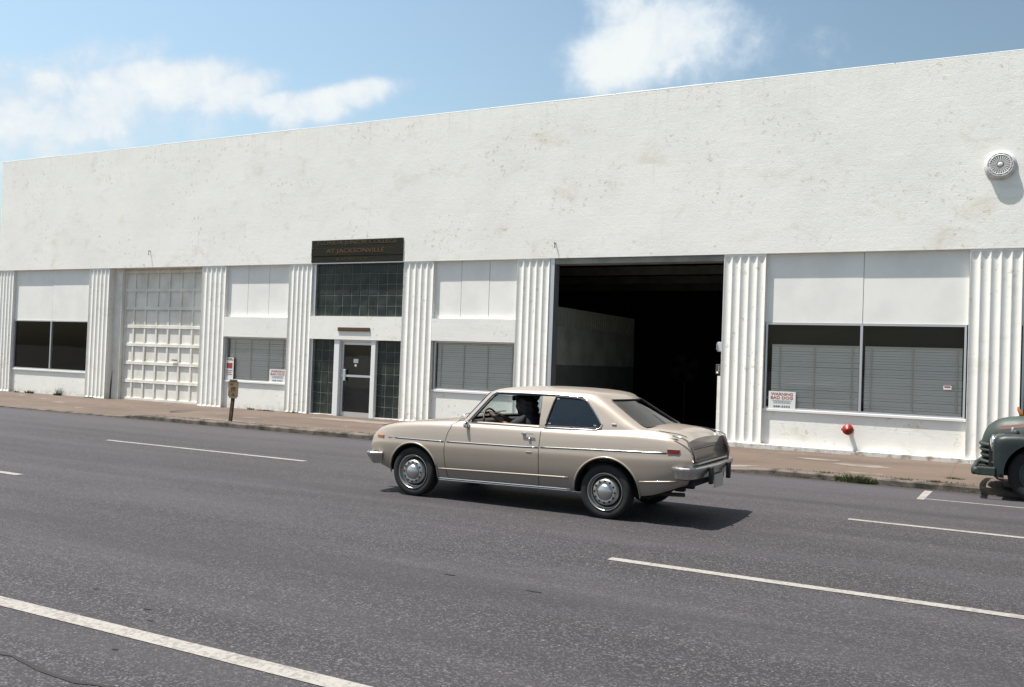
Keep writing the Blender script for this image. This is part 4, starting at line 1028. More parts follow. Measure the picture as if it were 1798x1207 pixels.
# lock tabs of the quarter window
for (u, z) in ((2.45, 1.225), (2.40, .955), (2.93, .965)):
    mb = MB(Tc); y = caby(u, z) - .008
    mb.box(u - .017, u + .017, -y - .006, -y + .004, z - .008, z + .008, 0, .003); mb.build('window_catch', M_chrome, CAR)
# windscreen and rear glass, curved with the cabin
def endpane(P, front, off, m_, name, w=14, h=8):
    mb = MB(Tc); zmin = min(p[1] for p in P); zmax = max(p[1] for p in P)
    for o_ in (off, off + .004):
        rows = []
        for j in range(h + 1):
            z = zmin + (zmax - zmin) * j / h
            hy = np.interp(z, [zmin, zmax], [max(abs(p[0]) for p in P if p[1] < zmin + .02), max(abs(p[0]) for p in P if p[1] > zmax - .02)]) ; r = []
            for i in range(w + 1):
                y = -hy + 2 * hy * i / w; hw = rhw(z)
                u = ruf(z) - BOWF * (1 - (y / hw) ** 2) + o_ if front else rur(z) + BOWR * (1 - (y / (hw * .87)) ** 2) - o_
                r.append((u, y, z))
            rows.append(r)
        mb.grid(rows, 0, True)
    return mb.build(name, m_, CAR, fix=False)
endpane([(-.64, .94), (.64, .94), (.545, 1.252), (-.545, 1.252)], True, .012, M_carglass, 'windscreen')
endpane([(-.59, .97), (.59, .97), (.475, 1.245), (-.475, 1.245)], False, .010, M_rearglass, 'rear_window')
for P, front, nm in ((WS, True, 'windscreen_gasket'), (RW, False, 'rear_window_gasket')):
    mb = MB(Tc); pts = []
    for (y, z) in fine(P, .05):
        hw = rhw(z); u = ruf(z) - BOWF * (1 - (y / hw) ** 2) - .003 if front else rur(z) + BOWR * (1 - (y / (hw * .87)) ** 2) + .003
        pts.append((u, y, z))
    mb.tube(pts, .009, 6, closed=True); mb.build(nm, M_rubber, CAR)
# ---- trunk lid and hood shut lines, cowl, wipers
def topz(u, y):
    w = f_w(u); k = abs(y) / w; zs, zd = f_zs(u), f_zd(u); return zs + (zd - zs) * np.interp(k, [0, .25, .5, .7, .8, .86, .885], [1, .96, .84, .66, .52, .40, .22]) 
mb = MB(Tc)
for s in (-1, 1):
    mb.tube([(u, s * .60, topz(u, .60) + .0005) for u in np.linspace(3.62, 3.92, 8)], .004, 5)
    mb.tube([(u, s * .62, topz(u, .62) + .0005) for u in np.linspace(.12, 1.22, 18)], .004, 5)
mb.tube([(1.19 - .06 * (1 - (y / .62) ** 2), y, topz(1.17, y) + .0005) for y in np.linspace(-.62, .62, 13)], .004, 5)
mb.build('shut_line', M_rubber, CAR)
mb = MB(Tc)
for y0 in (-.50, .05):
    mb.tube([(1.13, y0, topz(1.15, y0) + .01), (1.20, y0 + .05, .985), (1.22, y0 + .42, .99)], .007, 6)
mb.build('wiper', M_chrome, CAR)
# tail: panel, lamps, bumper, plate
def tailu(z, y=0): return 4.02 + np.interp(z, [.28, .36, .5, .62, .72, .82, .88, 1.0], [-.20, -.12, -.02, .0, .0, -.045, -.085, -.10])
for s in (-1, 1):
    mb = MB(Tc); rows = []
    for z in np.linspace(.675, .865, 8): rows.append([(tailu(z) + .000, s * .675, z), (tailu(z) + .014, s * .67, z), (tailu(z) + .014, s * .615, z), (tailu(z) + .0, s * .61, z)])
    mb.grid(rows, 0, False); mb.add(rows[0], [(0, 1, 2, 3)]); mb.add(rows[-1], [(0, 1, 2, 3)]); mb.build('tail_lamp', M_taillens, CAR)
    mb = MB(Tc)
    P = [(3.80, .918), (3.90, .905), (3.955, .875), (3.985, .80), (4.012, .72), (4.020, .665)]
    mb.tube([(u + .004, s * (.705 - .012 * (k > 2)), z) for k, (u, z) in enumerate(P)], 0.008, 8, flat=(.8, 1.2)); mb.build('fin_moulding', M_chrome2, CAR)
mb = MB(Tc)
mb.tube([(tailu(.785) + .002, y, .785) for y in np.linspace(-.60, .60, 5)], .005, 5); mb.tube([(tailu(.655) + .002, y, .655) for y in np.linspace(-.66, .66, 5)], .006, 5)
mb.build('boot_shut_line', M_rubber, CAR)
mb = MB(Tc); mb.box(4.018, 4.03, -.56, .56, .63, .648, 0); mb.build('tail_trim', M_chrome, CAR)
def bumper(sgn, ub, name, z0, z1, wrap, slope):
    # U shaped blade in plan, swept with a rounded section
    plan = [(ub - sgn * (wrap + .02), -.728), (ub - sgn * wrap * .82, -.762), (ub - sgn * wrap * .6, -.782), (ub - sgn * .10, -.790), (ub - sgn * .045, -.775), (ub - sgn * .005, -.70), (ub + sgn * .02, -.45), (ub + sgn * .035, -.2), (ub + sgn * .04, 0)]
    plan = plan + [(u, -y) for u, y in plan[-2::-1]]
    sec = [(-.04 - slope, z0 + .004), (-.012 - slope, z0), (.006 - slope, z0 + .010), (.012 - slope * .6, z0 + (z1 - z0) * .35), (.026, z1 - .030), (.027, z1 - .012), (.016, z1), (-.04, z1 - .004)]
    rows = []; L = len(plan)
    for i, (u, y) in enumerate(plan):
        a = Vector(plan[max(0, i - 1)]); b = Vector(plan[min(L - 1, i + 1)]); d = (b - a).normalized(); nrm = Vector((d.y, -d.x))
        if (abs(y) > .72 and nrm.y * y < 0) or (abs(y) <= .72 and nrm.x * sgn < 0): nrm = -nrm
        k = 1
        zc = (z0 + z1) / 2
        rows.append([(u + nrm.x * o_ * (k), y + nrm.y * o_ * k, zc + (z - zc) * (k * .5 + .5)) for o_, z in sec])
    mb = MB(Tc); mb.grid(rows, 0, False, closeu=True); n = len(rows[0]); mb.add(rows[0], [tuple(range(n))]); mb.add(rows[-1], [tuple(range(n))]); return mb.build(name, M_chrome2, CAR)
bumper(1, 4.045, 'rear_bumper', .482, .612, .20, .015)
bumper(-1, .0, 'front_bumper', .335, .480, .19, .05)
for y in (-.34, .34):
    mb = MB(Tc); mb.box(4.09, 4.135, y - .028, y + .028, .42, .60, 0, .010); mb.build('overrider', M_rubber, CAR)
    mb = MB(Tc); mb.box(-.125, -.055, y - .03, y + .03, .33, .52, 0, .012); mb.build('overrider', M_rubber, CAR)
mb = MB(Tc); mb.box(4.095, 4.102, -.17, .17, .36, .50); mb.build('licence_plate', M_plate, CAR)
mb = MB(Tc); mb.box(3.80, 4.0, -.60, .60, .395, .47, 0, .02); mb.box(3.80, 3.90, -.58, -.50, .34, .40, 0, .01); mb.box(3.84, 3.96, -.44, -.38, .36, .40, 0, .01); mb.build('rear_valance', M_under, CAR)
mb = MB(Tc); mb.tube([(3.45, -.42, .27), (3.86, -.42, .29)], .022, 10); mb.build('exhaust_pipe', M_iron, CAR)
# front face
mb = MB(Tc); mb.box(-.035, -.012, -.56, .56, .50, .66, 0, .004); mb.build('grille', M_rubber, CAR)
for y in (-.50, -.34, .34, .50):
    MB(Tc).lathe((-.035, y, .58), (-1, 0, 0), [(.085, 0), (.085, .015), (.07, .022)], 20).build('headlight_ring', M_chrome, CAR)
    MB(Tc).lathe((-.05, y, .58), (-1, 0, 0), [(.072, 0), (.05, .014), (.001, .02)], 20).build('headlight', M_lens, CAR)
# side markers
def sidebox(u0, u1, z0, z1, m_, name, t=.012):
    for s in (-1, 1):
        mb = MB(Tc); y = [s * (halfw(u, (z0 + z1) / 2) + .0) for u in (u0, u1)]
        vs = [(u0, y[0] - s * .01, z0), (u1, y[1] - s * .01, z0), (u1, y[1] - s * .01, z1), (u0, y[0] - s * .01, z1), (u0 + .004, y[0] + s * t, z0 + .004), (u1 - .004, y[1] + s * t, z0 + .004), (u1 - .004, y[1] + s * t, z1 - .004), (u0 + .004, y[0] + s * t, z1 - .004)]
        mb.add(vs, [(0, 1, 2, 3), (4, 5, 6, 7), (0, 1, 5, 4), (1, 2, 6, 5), (2, 3, 7, 6), (3, 0, 4, 7)]); mb.build(name, m_, CAR)
sidebox(.115, .225, .655, .685, M_amber, 'side_marker'); sidebox(3.765, 3.885, .735, .778, M_redlens, 'side_marker')
sidebox(3.758, 3.892, .7785, .783, M_chrome, 'marker_trim', .016)
# door furniture
mb = MB(Tc); mb.box(2.10, 2.25, -.783, -.768, .828, .842, 0, .005); mb.box(2.10, 2.14, -.780, -.745, .822, .842, 0, .005); mb.build('handle', M_chrome, DOOR)
mb = MB(Tc); mb.lathe((2.20, -.765, .775), (0, -1, 0), [(.016, 0), (.016, .016), (.008, .02), (.001, .02)], 12); mb.build('lock', M_chrome, DOOR)
mb = MB(Tc); mb.box(2.17, 2.24, -.7925, -.780, .632, .642, 0, .003); mb.build('emblem', M_chrome, DOOR)
mb = MB(Tc); mb.box(3.12, 3.17, -caby(3.15, .97) - .006, -caby(3.15, .97) + .02, .985, .998, 0, .003); mb.build('pillar_badge', M_chrome, CAR)
mb = MB(Tc); mb.box(.30, .42, -halfw(.36, .67) - .003, -halfw(.36, .67) + .01, .663, .674, 0, .003); mb.build('wing_badge', M_chrome, CAR)
# door mirror (chrome) low on the front of the door
mb = MB(Tc); mb.tube([(1.42, -.71, .865), (1.40, -.755, .885)], .009, 6); mb.lathe((1.385, -.775, .878), (1, -.1, .1), [(.012, -.02), (.034, -.012), (.038, .008), (.036, .014), (.001, .013)], 20); mb.build('door_mirror', M_chrome, CAR)
# ---- wheels
def wheel(u, s, y_out, name='wheel', Tf=Tc, par=CAR, r=Wr, w=.165, zc=Wz):
    c = Vector((u, s * y_out, zc)); ax = (0, s, 0)
    mb = MB(Tf)
    prof = [(r * .66, -w), (r * .92, -w), (r * .985, -w + .015), (r, -w + .04), (r, -.035), (r * .985, -.012), (r * .94, .0), (r * .86, .004), (r * .78, .002), (r * .70, -.006), (r * .665, -.012), (r * .655, -.03)]
    mb.lathe(c, ax, prof, 56, 0)
    for k in range(3):      # tread grooves
        pass
    W_ = mb.build(name, M_tyre, par, fix=False); W_.name = name; W_.data.name = 'tyre'
    mb = MB(Tf)
    mb.lathe(c, ax, [(r * .695, -.004), (r * .69, .003), (r * .675, .003), (r * .655, -.012), (r * .645, -.05), (r * .56, -.055), (r * .50, -.045), (r * .48, -.006), (r * .42, .008), (r * .33, .008), (r * .28, -.004)], 48, 0)
    rim = mb.build('rim', M_cap, W_, fix=False)
    mb = MB(Tf); mb.lathe(c, ax, [(r * .655, -.0135), (r * .645, -.052), (r * .56, -.0535), (r * .505, -.044)], 48, 0)
    mb.build('rim_well', M_under, W_, fix=False)
    mb = MB(Tf); mb.lathe(c, ax, [(r * .30, -.004), (r * .285, .02), (r * .20, .034), (r * .08, .040), (.001, .041)], 32, 0); mb.build('hubcap', M_chrome2, W_, fix=False)
    mb = MB(Tf)
    for k in range(12):
        t = 2 * math.pi * k / 12; cc_ = c + Vector((math.cos(t) * r * .40, 0, math.sin(t) * r * .40)); mb.lathe(cc_ + Vector((0, s * .0085, 0)), ax, [(.0125, 0), (.0125, .001), (.001, .001)], 10, 0)
    mb.build('vent_hole', M_under, W_, fix=False)
    mb = MB(Tf); mb.lathe(c + Vector((0, -s * .09, 0)), ax, [(r * .66, 0), (.001, 0)], 24); mb.build('wheel_back', M_under, W_, fix=False)
    return W_
for u in (FWu, RWu):
    for s in (-1, 1): wheel(u, s, .755)
mb = MB(Tc); mb.box(.3, 3.5, -.5, .5, .22, .30); mb.box(.45, .95, -.60, .60, .25, .40); mb.box(2.85, 3.4, -.60, .60, .25, .40); mb.build('chassis', M_under, CAR)
# ---- interior
mb = MB(Tc)
for y in (-.33, .33):
    mb.box(1.90, 2.36, y - .24, y + .24, .40, .56, 0, .05)
    q = MB(); q.box(-.06, .06, -.23, .23, 0, .50, 0, .04)
    mb.add([(2.30 + x + z * .28, y + yy3, .50 + z) for x, yy3, z in q.v], q.f, 0)
mb.build('front_seat', M_seat, CAR)
mb = MB(Tc); mb.box(2.80, 3.16, -.60, .60, .36, .58, 0, .05); q = MB(); q.box(-.06, .06, -.58, .58, 0, .36, 0, .04); mb.add([(3.08 + x + z * .3, y, .55 + z) for x, y, z in q.v], q.f, 0); mb.box(3.2, 3.42, -.56, .56, .86, .90); mb.build('rear_seat', M_seat, CAR)
mb = MB(Tc); mb.box(1.22, 1.44, -.63, .63, .62, .925, 0, .04); mb.build('dashboard', M_int, CAR)
mb = MB(Tc); cw = Vector((1.50, -.36, .88)); axw = Vector((-.95, 0, -.30)).normalized(); e1 = Vector((0, 1, 0)); e2 = axw.cross(e1)
mb.tube([cw + e1 * math.cos(t) * .185 + e2 * math.sin(t) * .185 for t in np.linspace(0, 2 * math.pi, 33)[:-1]], .012, 8, closed=True)
mb.tube([cw + e1 * -.18, cw + axw * .03, cw + e1 * .18], .012, 6); mb.tube([cw, cw + axw * .3], .02, 8); mb.build('steering_wheel', M_wheelrim, CAR)
mb = MB(Tc); mb.box(1.62, 1.66, -.13, .09, 1.155, 1.215, 0, .015); mb.tube([(1.64, -.02, 1.2), (1.60, -.02, 1.29)], .008, 6); mb.build('rear_view_mirror', M_rubber, CAR)
# ---- driver
def skin_body(name, bones, loc0, m_, parent=None, sub=2):
    """bones: dict of joint -> (pos, radius), edges"""
    joints, edges, rootk = bones; keys = list(joints); idx = {k: i for i, k in enumerate(keys)}
    me = bpy.data.meshes.new(name); me.from_pydata([Vector(joints[k][0]) - Vector(loc0) for k in keys], [(idx[a], idx[b]) for a, b in edges], [])
    o = bpy.data.objects.new(name, me); COL.objects.link(o)
    md = o.modifiers.new('s', 'SKIN'); md.use_smooth_shade = True
    for i, k in enumerate(keys):
        r = joints[k][1]; r = r if isinstance(r, tuple) else (r, r); me.skin_vertices[0].data[i].radius = r; me.skin_vertices[0].data[i].use_root = (k == rootk)
    sb = o.modifiers.new('u', 'SUBSURF'); sb.levels = sub; sb.render_levels = sub
    bpy.context.view_layer.update(); dg = bpy.context.evaluated_depsgraph_get(); m2 = bpy.data.meshes.new_from_object(o.evaluated_get(dg))
    bpy.data.objects.remove(o); m2.materials.clear(); m2.materials.append(m_)
    m2.polygons.foreach_set('use_smooth', [True] * len(m2.polygons))
    o = bpy.data.objects.new(name, m2); COL.objects.link(o)
    if parent: o.parent = parent
    else: o.location = loc0
    return o
dyv = -.36
def D_(u, y, z): return Vector(Tc(u - .125, dyv + y, z))
J = {'pelvis': (D_(2.12, 0, .62), (.13, .15)), 'spine': (D_(2.17, 0, .78), (.11, .15)), 'chest': (D_(2.18, 0, .92), (.11, .17)), 'neckb': (D_(2.13, 0, 1.0), (.07, .08)), 'neck': (D_(2.08, 0, 1.05), (.052, .052)),
     'head1': (D_(2.045, 0, 1.11), (.075, .068)), 'head2': (D_(2.04, 0, 1.165), (.085, .072)), 'head3': (D_(2.05, 0, 1.20), (.065, .058)),
     'nose': (D_(1.945, 0, 1.115), (.012, .012)), 'chin': (D_(1.985, 0, 1.065), (.03, .03)),
     'shl': (D_(2.14, -.17, .965), (.06, .06)), 'ell': (D_(1.95, -.19, .87), (.045, .045)), 'wrl': (D_(1.70, -.11, .985), (.027, .027)), 'hal': (D_(1.645, -.075, 1.005), (.036, .02)),
     'shr': (D_(2.14, .17, .965), (.06, .06)), 'elr': (D_(1.92, .20, .83), (.045, .045)), 'wrr': (D_(1.71, .13, .96), (.027, .027)), 'har': (D_(1.655, .12, .985), (.036, .02)),
     'hil': (D_(2.06, -.1, .58), (.09, .09)), 'knl': (D_(1.68, -.12, .63), (.065, .065)), 'ftl': (D_(1.42, -.12, .42), (.045, .045)),
     'hir': (D_(2.06, .1, .58), (.09, .09)), 'knr': (D_(1.68, .12, .63), (.065, .065)), 'ftr': (D_(1.42, .12, .42), (.045, .045))}
E_ = [('pelvis', 'spine'), ('spine', 'chest'), ('chest', 'neckb'), ('neckb', 'neck'), ('neck', 'head1'), ('head1', 'head2'), ('head2', 'head3'), ('head1', 'nose'), ('head1', 'chin'), ('chest', 'shl'), ('shl', 'ell'), ('ell', 'wrl'), ('wrl', 'hal'), ('chest', 'shr'), ('shr', 'elr'), ('elr', 'wrr'), ('wrr', 'har'), ('pelvis', 'hil'), ('hil', 'knl'), ('knl', 'ftl'), ('pelvis', 'hir'), ('hir', 'knr'), ('knr', 'ftr')]
# fingers closed round the wheel rim
for side, sy, base in (('l', -1, D_(1.635, -.075, 1.01)), ('r', 1, D_(1.645, .12, .99))):
    for k in range(4):
        o_ = Vector((0, (k - 1.5) * .019, 0)); a = f'f{side}{k}a'; b = f'f{side}{k}b'; c_ = f'f{side}{k}c'; l = (.9, 1.0, .96, .78)[k]
        J[a] = (base + o_ + Vector((-.02 * l, 0, .018)), (.010, .010)); J[b] = (base + o_ + Vector((-.050 * l, 0, .008)), (.009, .009)); J[c_] = (base + o_ + Vector((-.050 * l, 0, -.020 * l)), (.008, .008))
        E_ += [('ha' + side, a), (a, b), (b, c_)]
    J['t' + side] = (base + Vector((-.005, sy * -.038, -.012)), (.011, .011)); E_.append(('ha' + side, 't' + side))
    J['u' + side] = (base + Vector((-.035, sy * -.036, -.022)), (.009, .009)); E_.append(('t' + side, 'u' + side))
loc0 = D_(2.12, 0, .55)
PER = skin_body('person', (J, E_, 'pelvis'), loc0, M_skin)
tag(PER, 'driver with big dark hair and dark shirt at the wheel of the tan coupe', 'person')
# hair: thick bob, uneven outline
bm = bmesh.new(); bmesh.ops.create_icosphere(bm, subdivisions=4, radius=1)
for v in bm.verts:
    p = v.co.copy(); nn = .07 * math.sin(p.x * 9 + 1) * math.sin(p.y * 8) + .05 * math.sin(p.z * 13 + p.x * 5)
    p *= 1 + nn
    if p.x < -.35: p.x = -.35 + (p.x + .35) * .55
    low = max(0, -p.z); p.x += low * .35
    v.co = Vector((p.x * .145, p.y * .14, p.z * (.125 if p.z > 0 else .19)))
hb = MB(); hb.bm(bm, 0, True); c_ = D_(2.058, 0, 1.118)
hb.v = [(c_.x + v[0], c_.y + v[1], c_.z + v[2]) for v in hb.v]
hb.build('hair', M_hair, PER)
for s in (-1, 1):
    q = MB(); c_ = D_(1.965, s * .032, 1.13)
    q.lathe(c_, (-1, 0, 0), [(.010, 0), (.008, .005), (.001, .007)], 10); q.build('eye', M_white, PER)
# shirt: skinned over torso and upper arms
JS = {k: (J[k][0], tuple(x + .012 for x in J[k][1])) for k in ('pelvis', 'spine', 'chest', 'neckb', 'shl', 'ell', 'shr', 'elr')}
JS['neckb'] = (J['neckb'][0], (.062, .07)); JS['ell'] = (J['shl'][0].lerp(J['ell'][0], .9), (.056, .056)); JS['elr'] = (J['shr'][0].lerp(J['elr'][0], .9), (.056, .056))
sh = skin_body('shirt', (JS, [('pelvis', 'spine'), ('spine', 'chest'), ('chest', 'neckb'), ('chest', 'shl'), ('shl', 'ell'), ('chest', 'shr'), ('shr', 'elr')], 'pelvis'), loc0, M_cloth, PER)
# ================================================================= OLD TRUCK
TY = 14.0
TR = empty('pickup_truck', (2.2, 14.98, 0), 'old dark green rounded pickup truck parked at the right edge of the picture', 'truck')
def arc(c, r, a0, a1, n): return [(c[0] + r * math.cos(R(a0 + (a1 - a0) * k / n)), c[1] + r * math.sin(R(a0 + (a1 - a0) * k / n))) for k in range(n + 1)]
YC = 14.98
otr = org(TR)
def loft(prs, closed=False, mi=0): pass
# hood: stacked sections along X; nose drops in a curve
def hood_section(x, zt, hw, zb, n=18):
    return [(x, YC + hw * math.copysign(abs(math.cos(t)) ** .62, math.cos(t)), zb + (zt - zb) * abs(math.sin(t)) ** .62) for t in np.linspace(math.pi, 0, n + 1)]
f_ht = interp([-.27, -.255, -.22, -.14, -.07, .04, .17, .35, .8, 1.25], [.74, .80, .90, .995, 1.045, 1.082, 1.104, 1.115, 1.13, 1.15])
f_hh = interp([-.27, -.255, -.22, -.14, -.07, .04, .17, .35, .8, 1.25], [.10, .17, .23, .29, .32, .35, .37, .39, .45, .55])
mb = MB(); rows = [hood_section(x, f_ht(x), f_hh(x), .62) for x in (-.27, -.265, -.255, -.24, -.22, -.19, -.14, -.10, -.07, -.02, .04, .10, .17, .26, .35, .5, .65, .8, .95, 1.1, 1.25)]
mb.grid(rows, 0, True); mb.add(rows[0], [tuple(range(len(rows[0])))], 0, True); mb.build('hood', M_truck, TR)
def hoody(x, z):
    zt, hw = f_ht(x), f_hh(x); s = min(1, max(0, (z - .62) / (zt - .62))); sn = s ** (1 / .62); cs = math.sqrt(max(0, 1 - sn * sn)); return YC - hw * cs ** .62
# fenders
def fender(s):
    """s=-1 near side. outline in xz blended to the hood across y"""
    out = []
    top = [(-.10, .30), (-.112, .45), (-.118, .60), (-.118, .72), (-.105, .80), (-.07, .848), (0.0, .872), (.15, .885), (.35, .885), (.55, .865), (.75, .80), (.92, .68), (1.02, .52), (1.10, .36), (1.12, .30)]
    P = [top[0]]
    tf = []
    for i in range(len(top) - 1):
        for k in range(3): t = k / 3; tf.append((top[i][0] + (top[i + 1][0] - top[i][0]) * t, top[i][1] + (top[i + 1][1] - top[i][1]) * t))
    tf.append(top[-1]); bottom = [(.9, .30), (.6, .30), (.3, .30), (.1, .30)]
    ring0 = tf + bottom; cx_, cz_ = .42, .52
    ys = [(0.0, .70), (.004, .82), (.014, .90), (.035, .955), (.07, .985), (.12, 1.0), (.25, 1.0), (.40, .97), (.55, .92), (.62, .90)]
    rows = []
    for d, k in ys:
        r = []
        for (x, z) in ring0:
            xx = cx_ + (x - cx_) * k; zz = (cz_ + (z - cz_) * k) if z > .31 else .30 + (1 - k) * .06
            if z > .31: zz = max(zz, .30 + (1 - k) * .06)
            r.append((xx, YC + s * (.98 - d), zz))
        rows.append(r)
    mb = MB(); mb.grid(rows, 0, True, closeu=True); n = len(ring0); mb.add(rows[0], [tuple(range(n))[::-1]]); mb.add(rows[-1], [tuple(range(n))])
    me = weld(mb.mesh('fender', [M_truck], otr))
    q = MB(); pts = arc((.43, .37), .415, 0, 350, 47); q.prism(pts, *sorted((YC + s * .55, YC + s * 1.2))); c1 = weld(q.mesh('c', [M_under], otr))
    q = MB(); q.box(.02, .84, *sorted((YC + s * .55, YC + s * 1.2)), .1, .38); c2 = weld(q.mesh('c', [M_under], otr))
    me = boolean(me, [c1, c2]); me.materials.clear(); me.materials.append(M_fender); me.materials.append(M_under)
    for p in me.polygons:
        c = p.center + otr
        if math.hypot(c.x - .43, c.z - .37) < .43 and abs(c.y - YC) < .955: p.material_index = 1
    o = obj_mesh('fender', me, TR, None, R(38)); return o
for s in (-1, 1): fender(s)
# wheels
def twheel(x, s):
    c = Vector((x, YC + s * .90, .36)); ax = (0, s, 0); r = .36; w = .18
    W_ = MB().lathe(c, ax, [(r * .6, -w), (r * .93, -w), (r, -w + .03), (r, -.03), (r * .97, -.008), (r * .85, .006), (r * .72, .0), (r * .60, -.012)], 56).build('wheel', M_tyre, TR, fix=False); W_.data.name = 'tyre'
    MB().lathe(c, ax, [(r * .62, -.008), (r * .60, .0), (r * .56, -.02), (r * .46, -.03), (r * .34, -.01), (r * .26, -.01), (r * .24, .03), (.001, .045)], 40).build('rim', M_truck, W_, fix=False)
for x in (.42, 3.35):
    for s in (-1, 1): twheel(x, s)
# bumper: heavy channel with rounded ends
mb = MB(); rows = []
for y, dx in ((YC - .98, .04), (YC - .95, .0), (YC - .85, -.01), (YC - .4, .0), (YC, .0), (YC + .4, .02), (YC + .8, .06), (YC + .87, .09), (YC + .9, .14)):
    k = .55 if abs(y - YC) > .97 else (.85 if abs(y - YC) > .94 else 1)
    zc = .375; rows.append([(-.36 + dx + a, y, zc + b * k) for a, b in ((.05, -.060), (.02, -.062), (.0, -.05), (-.008, -.02), (-.008, .02), (.0, .048), (.02, .060), (.05, .060))])
mb.grid(rows, 0, True, closeu=True); mb.add(rows[0], [tuple(range(8))]); mb.add(rows[-1], [tuple(range(8))]); mb.build('bumper', M_truck, TR)
mb = MB()
for y in (YC - .42, YC + .42): mb.box(-.30, .3, y - .03, y + .03, .34, .42)
mb.tube([(-.08, TY + .06, .315), (-.055, TY + .06, .285), (.02, TY + .06, .265)], .014, 6)
mb.build('bumper_bracket', M_iron, TR)
# side return of the bumper toward the fender
mb = MB(); mb.box(-.31, -.08, YC - .975, YC - .93, .320, .435, 0, .015); mb.build('bumper_return', M_truck, TR)
# grille bars: five bowed horizontal blades
for k, (z, xt) in enumerate(((.70, -.31), (.625, -.30), (.55, -.285), (.465, -.30), (.40, -.28))):
    mb = MB(); rows = []
    hgt = .024 if k != 2 else .032
    for y in np.linspace(-.58, .58, 15):
        q = abs(y) / .58; x = xt + .17 * q ** 3.0; rows.append([(x + a, YC + y, z + b * (1 - .4 * q ** 4)) for a, b in ((.10, hgt), (.02, hgt), (.0, 0), (.02, -hgt), (.10, -hgt * .8))])
    mb.grid(rows, 0, True, closeu=True); mb.add(rows[0], [tuple(range(5))]); mb.add(rows[-1], [tuple(range(5))]); mb.build('grille_bar', M_truck, TR)
mb = MB(); mb.box(-.17, .1, YC - .56, YC + .56, .32, .76); mb.build('grille_backing', M_under, TR)
for s in (-1, 1):
    c = (-.115, YC + s * .72, .755)
    mb = MB(); mb.lathe((.0, YC + s * .72, .755), (-1, 0, 0), [(.13, -.02), (.125, .05), (.112, .095), (.105, .13)], 32); mb.build('headlight_bucket', M_truck, TR)
    mb = MB(); mb.lathe(c, (-1, 0, 0), [(.108, 0), (.105, .018), (.092, .026), (.088, .018)], 32); mb.build('headlight_ring', M_chrome, TR)
    mb = MB(); mb.lathe(c, (-1, 0, 0), [(.09, .016), (.06, .034), (.03, .040), (.001, .042)], 28); mb.build('headlight', M_lens, TR)
# hood spear, red stripe, badge, amber marker
mb = MB(); pts = [(x, hoody(x, .935 + (x + .06) * .17) - .002, .935 + (x + .06) * .17) for x in np.linspace(-.05, 1.2, 26)]
rows = [[(x, hoody(x, z - .024) - .002, z - .024), (x, hoody(x, z + .024) - .002, z + .024)] for x, y, z in pts]; mb.grid(rows, 0, False); mb.build('hood_stripe', M_truckred, TR, fix=False)
mb = MB(); y = hoody(.12, .92); mb.box(.098, .132, y - .05, y + .02, .885, .955, 0, .012); mb.build('hood_badge', M_alum, TR)
mb = MB(); mb.tube([(.235, YC, 1.10), (.215, YC, 1.14), (.185, YC, 1.20), (.175, YC, 1.235)], .03, 12, rf=[.024, .026, .022, .010], flat=(.8, 1)); mb.build('amber_lamp', M_amber, TR)
mb = MB(); mb.lathe((.15, YC - .62, .915), (0, 0, 1), [(.045, -.035), (.045, 0), (.03, .02), (.001, .025)], 16); mb.build('parking_lamp', M_truck, TR)
# cab and bed (mostly outside the frame)
cabx = [(1.22, .35), (1.22, 1.10), (1.42, 1.18), (1.66, 1.62), (1.80, 1.70), (2.40, 1.71), (2.56, 1.62), (2.62, 1.1), (2.62, .35)]
mb = MB(); rows = []
for y, k in ((-.86, .90), (-.84, .955), (-.78, 1.0), (.78, 1.0), (.84, .955), (.86, .90)):
    rows.append([(1.92 + (x - 1.92) * (1 if z < 1.15 else .98), YC + (y * (1 if z < 1.15 else .88)), .35 + (z - .35) * k) for x, z in cabx])
mb.grid(rows, 0, False, closeu=True); mb.add(rows[0], [tuple(range(9))]); mb.add(rows[-1], [tuple(range(9))]); mb.build('cab', M_truck, TR)
for s in (-1, 1):
    mb = MB(); mb.add([(1.62, YC + s * .845, 1.14), (2.40, YC + s * .845, 1.14), (2.34, YC + s * .775, 1.50), (1.76, YC + s * .775, 1.50)], [(0, 1, 2, 3)]); mb.build('cab_window', M_darkglass, TR, fix=False)
mb = MB(); mb.add([(1.455, YC - .66, 1.24), (1.455, YC + .66, 1.24), (1.615, YC + .60, 1.53), (1.615, YC - .60, 1.53)], [(0, 1, 2, 3)]); mb.build('windscreen', M_darkglass, TR, fix=False)
mb = MB(); mb.box(2.70, 4.6, YC - .68, YC - .64, .55, .98); mb.box(2.70, 4.6, YC + .64, YC + .68, .55, .98); mb.box(2.70, 2.74, YC - .64, YC + .64, .55, .98); mb.box(4.56, 4.6, YC - .64, YC + .64, .55, .98); mb.box(2.74, 4.56, YC - .64, YC + .64, .55, .60); mb.build('cargo_bed', M_truck, TR)
for s in (-1, 1):
    mb = MB(); pts = arc((3.35, .40), .50, 0, 180, 20); rows = [[(x, YC + s * .70, z), (x, YC + s * .96, z), (x, YC + s * .975, z - .05)] for x, z in pts]; mb.grid(rows, 0, True); mb.build('rear_fender', M_truck, TR, fix=False)
mb = MB(); mb.box(.0, 4.4, YC - .35, YC + .35, .38, .52); mb.box(.55, 3.3, YC - .86, YC + .86, .34, .38); mb.build('chassis', M_under, TR)

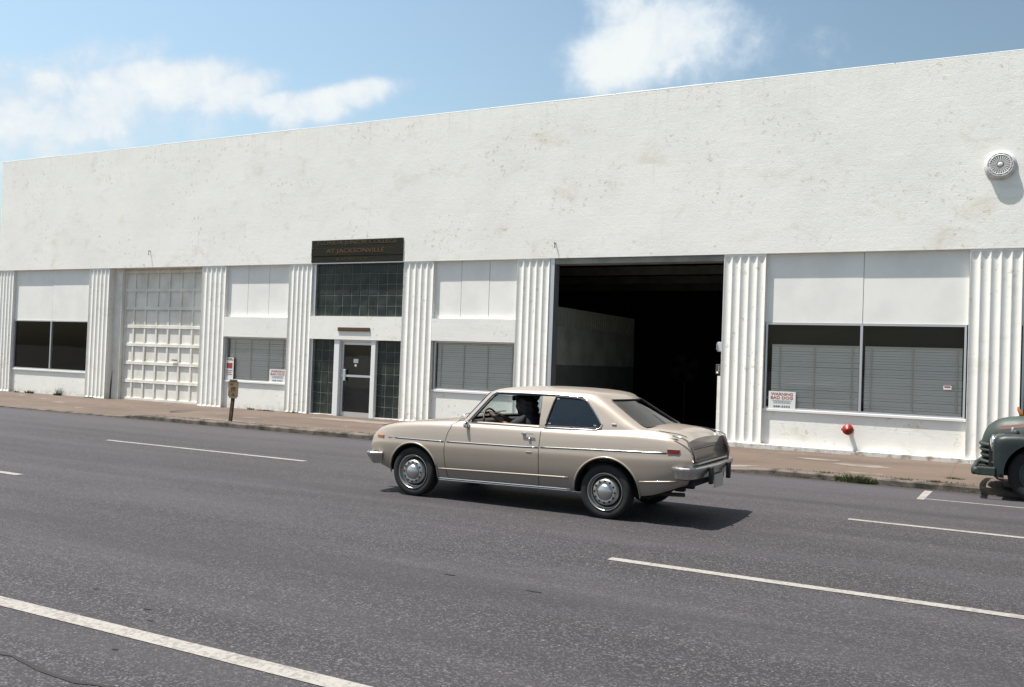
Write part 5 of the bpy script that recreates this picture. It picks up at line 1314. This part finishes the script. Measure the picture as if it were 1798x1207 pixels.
# ================================================================= separate mirrored pieces
LETT = ('lettering', 'worn_lettering', 'sign_plate', 'wiper', 'lever', 'front_seat', 'window_jamb', 'grille_backing', 'door_sticker')
SPLIT = ('door_jamb', 'side_moulding', 'moulding_seal', 'lower_crease', 'sill_moulding', 'belt_moulding', 'shoulder_crease', 'arch_lip', 'window_gasket', 'window_moulding', 'shut_line', 'wiper', 'bumper_bracket', 'front_seat', 'pale_patch', 'roof_truss', 'door_frame', 'cargo_side', 'vent_hole', 'boot_shut_line', 'side_wall')
def split_islands(o, same=.02, rule=False):
    bm = bmesh.new(); bm.from_mesh(o.data); left = set(bm.faces); isl = []
    while left:
        f = left.pop(); st = [f]; grp = [f]
        while st:
            g = st.pop()
            for v in g.verts:
                for h in v.link_faces:
                    if h in left: left.remove(h); st.append(h); grp.append(h)
        isl.append([h.index for h in grp])
    boxes = []
    for g in isl:
        co = np.array([v.co[:] for i in g for v in o.data.polygons[i].vertices and [o.data.vertices[k] for k in o.data.polygons[i].vertices]]); boxes.append((co.min(0) - same, co.max(0) + same))
    if rule: boxes = [(a + same, b - same) for a, b in boxes]; same = 0
    bm.free(); par = list(range(len(isl)))
    def find(a):
        while par[a] != a: a = par[a]
        return a
    for i in range(len(isl)):
        for j in range(i):
            if rule:
                gap = np.maximum(0, np.maximum(boxes[i][0] - boxes[j][1], boxes[j][0] - boxes[i][1]) + 2 * same); gap = math.sqrt(float((gap ** 2).sum())); sz = max((boxes[i][1] - boxes[i][0]).max(), (boxes[j][1] - boxes[j][0]).max()) - 2 * same
                hit = gap <= max(.02, .5 * sz) + .001
            else: hit = (boxes[i][0] <= boxes[j][1]).all() and (boxes[j][0] <= boxes[i][1]).all()
            if hit: par[find(i)] = find(j)
    roots = sorted({find(i) for i in range(len(isl))})
    if len(roots) < 2 or len(roots) > 40: return
    src = o.data
    for n_, r in enumerate(roots):
        keep = {k for i in range(len(isl)) if find(i) == r for k in isl[i]}
        me = src.copy(); b2 = bmesh.new(); b2.from_mesh(me); b2.faces.ensure_lookup_table()
        bmesh.ops.delete(b2, geom=[f for f in b2.faces if f.index not in keep], context='FACES'); b2.to_mesh(me); b2.free()
        if n_ == 0: o.data = me
        else:
            c = o.copy(); c.data = me; COL.objects.link(c)
for o in list(COL.objects):
    if o.type == 'MESH' and o.name.split('.')[0] in SPLIT and o.parent: split_islands(o)
    elif o.type == 'MESH' and o.name.split('.')[0] in LETT and o.parent: split_islands(o, rule=True)
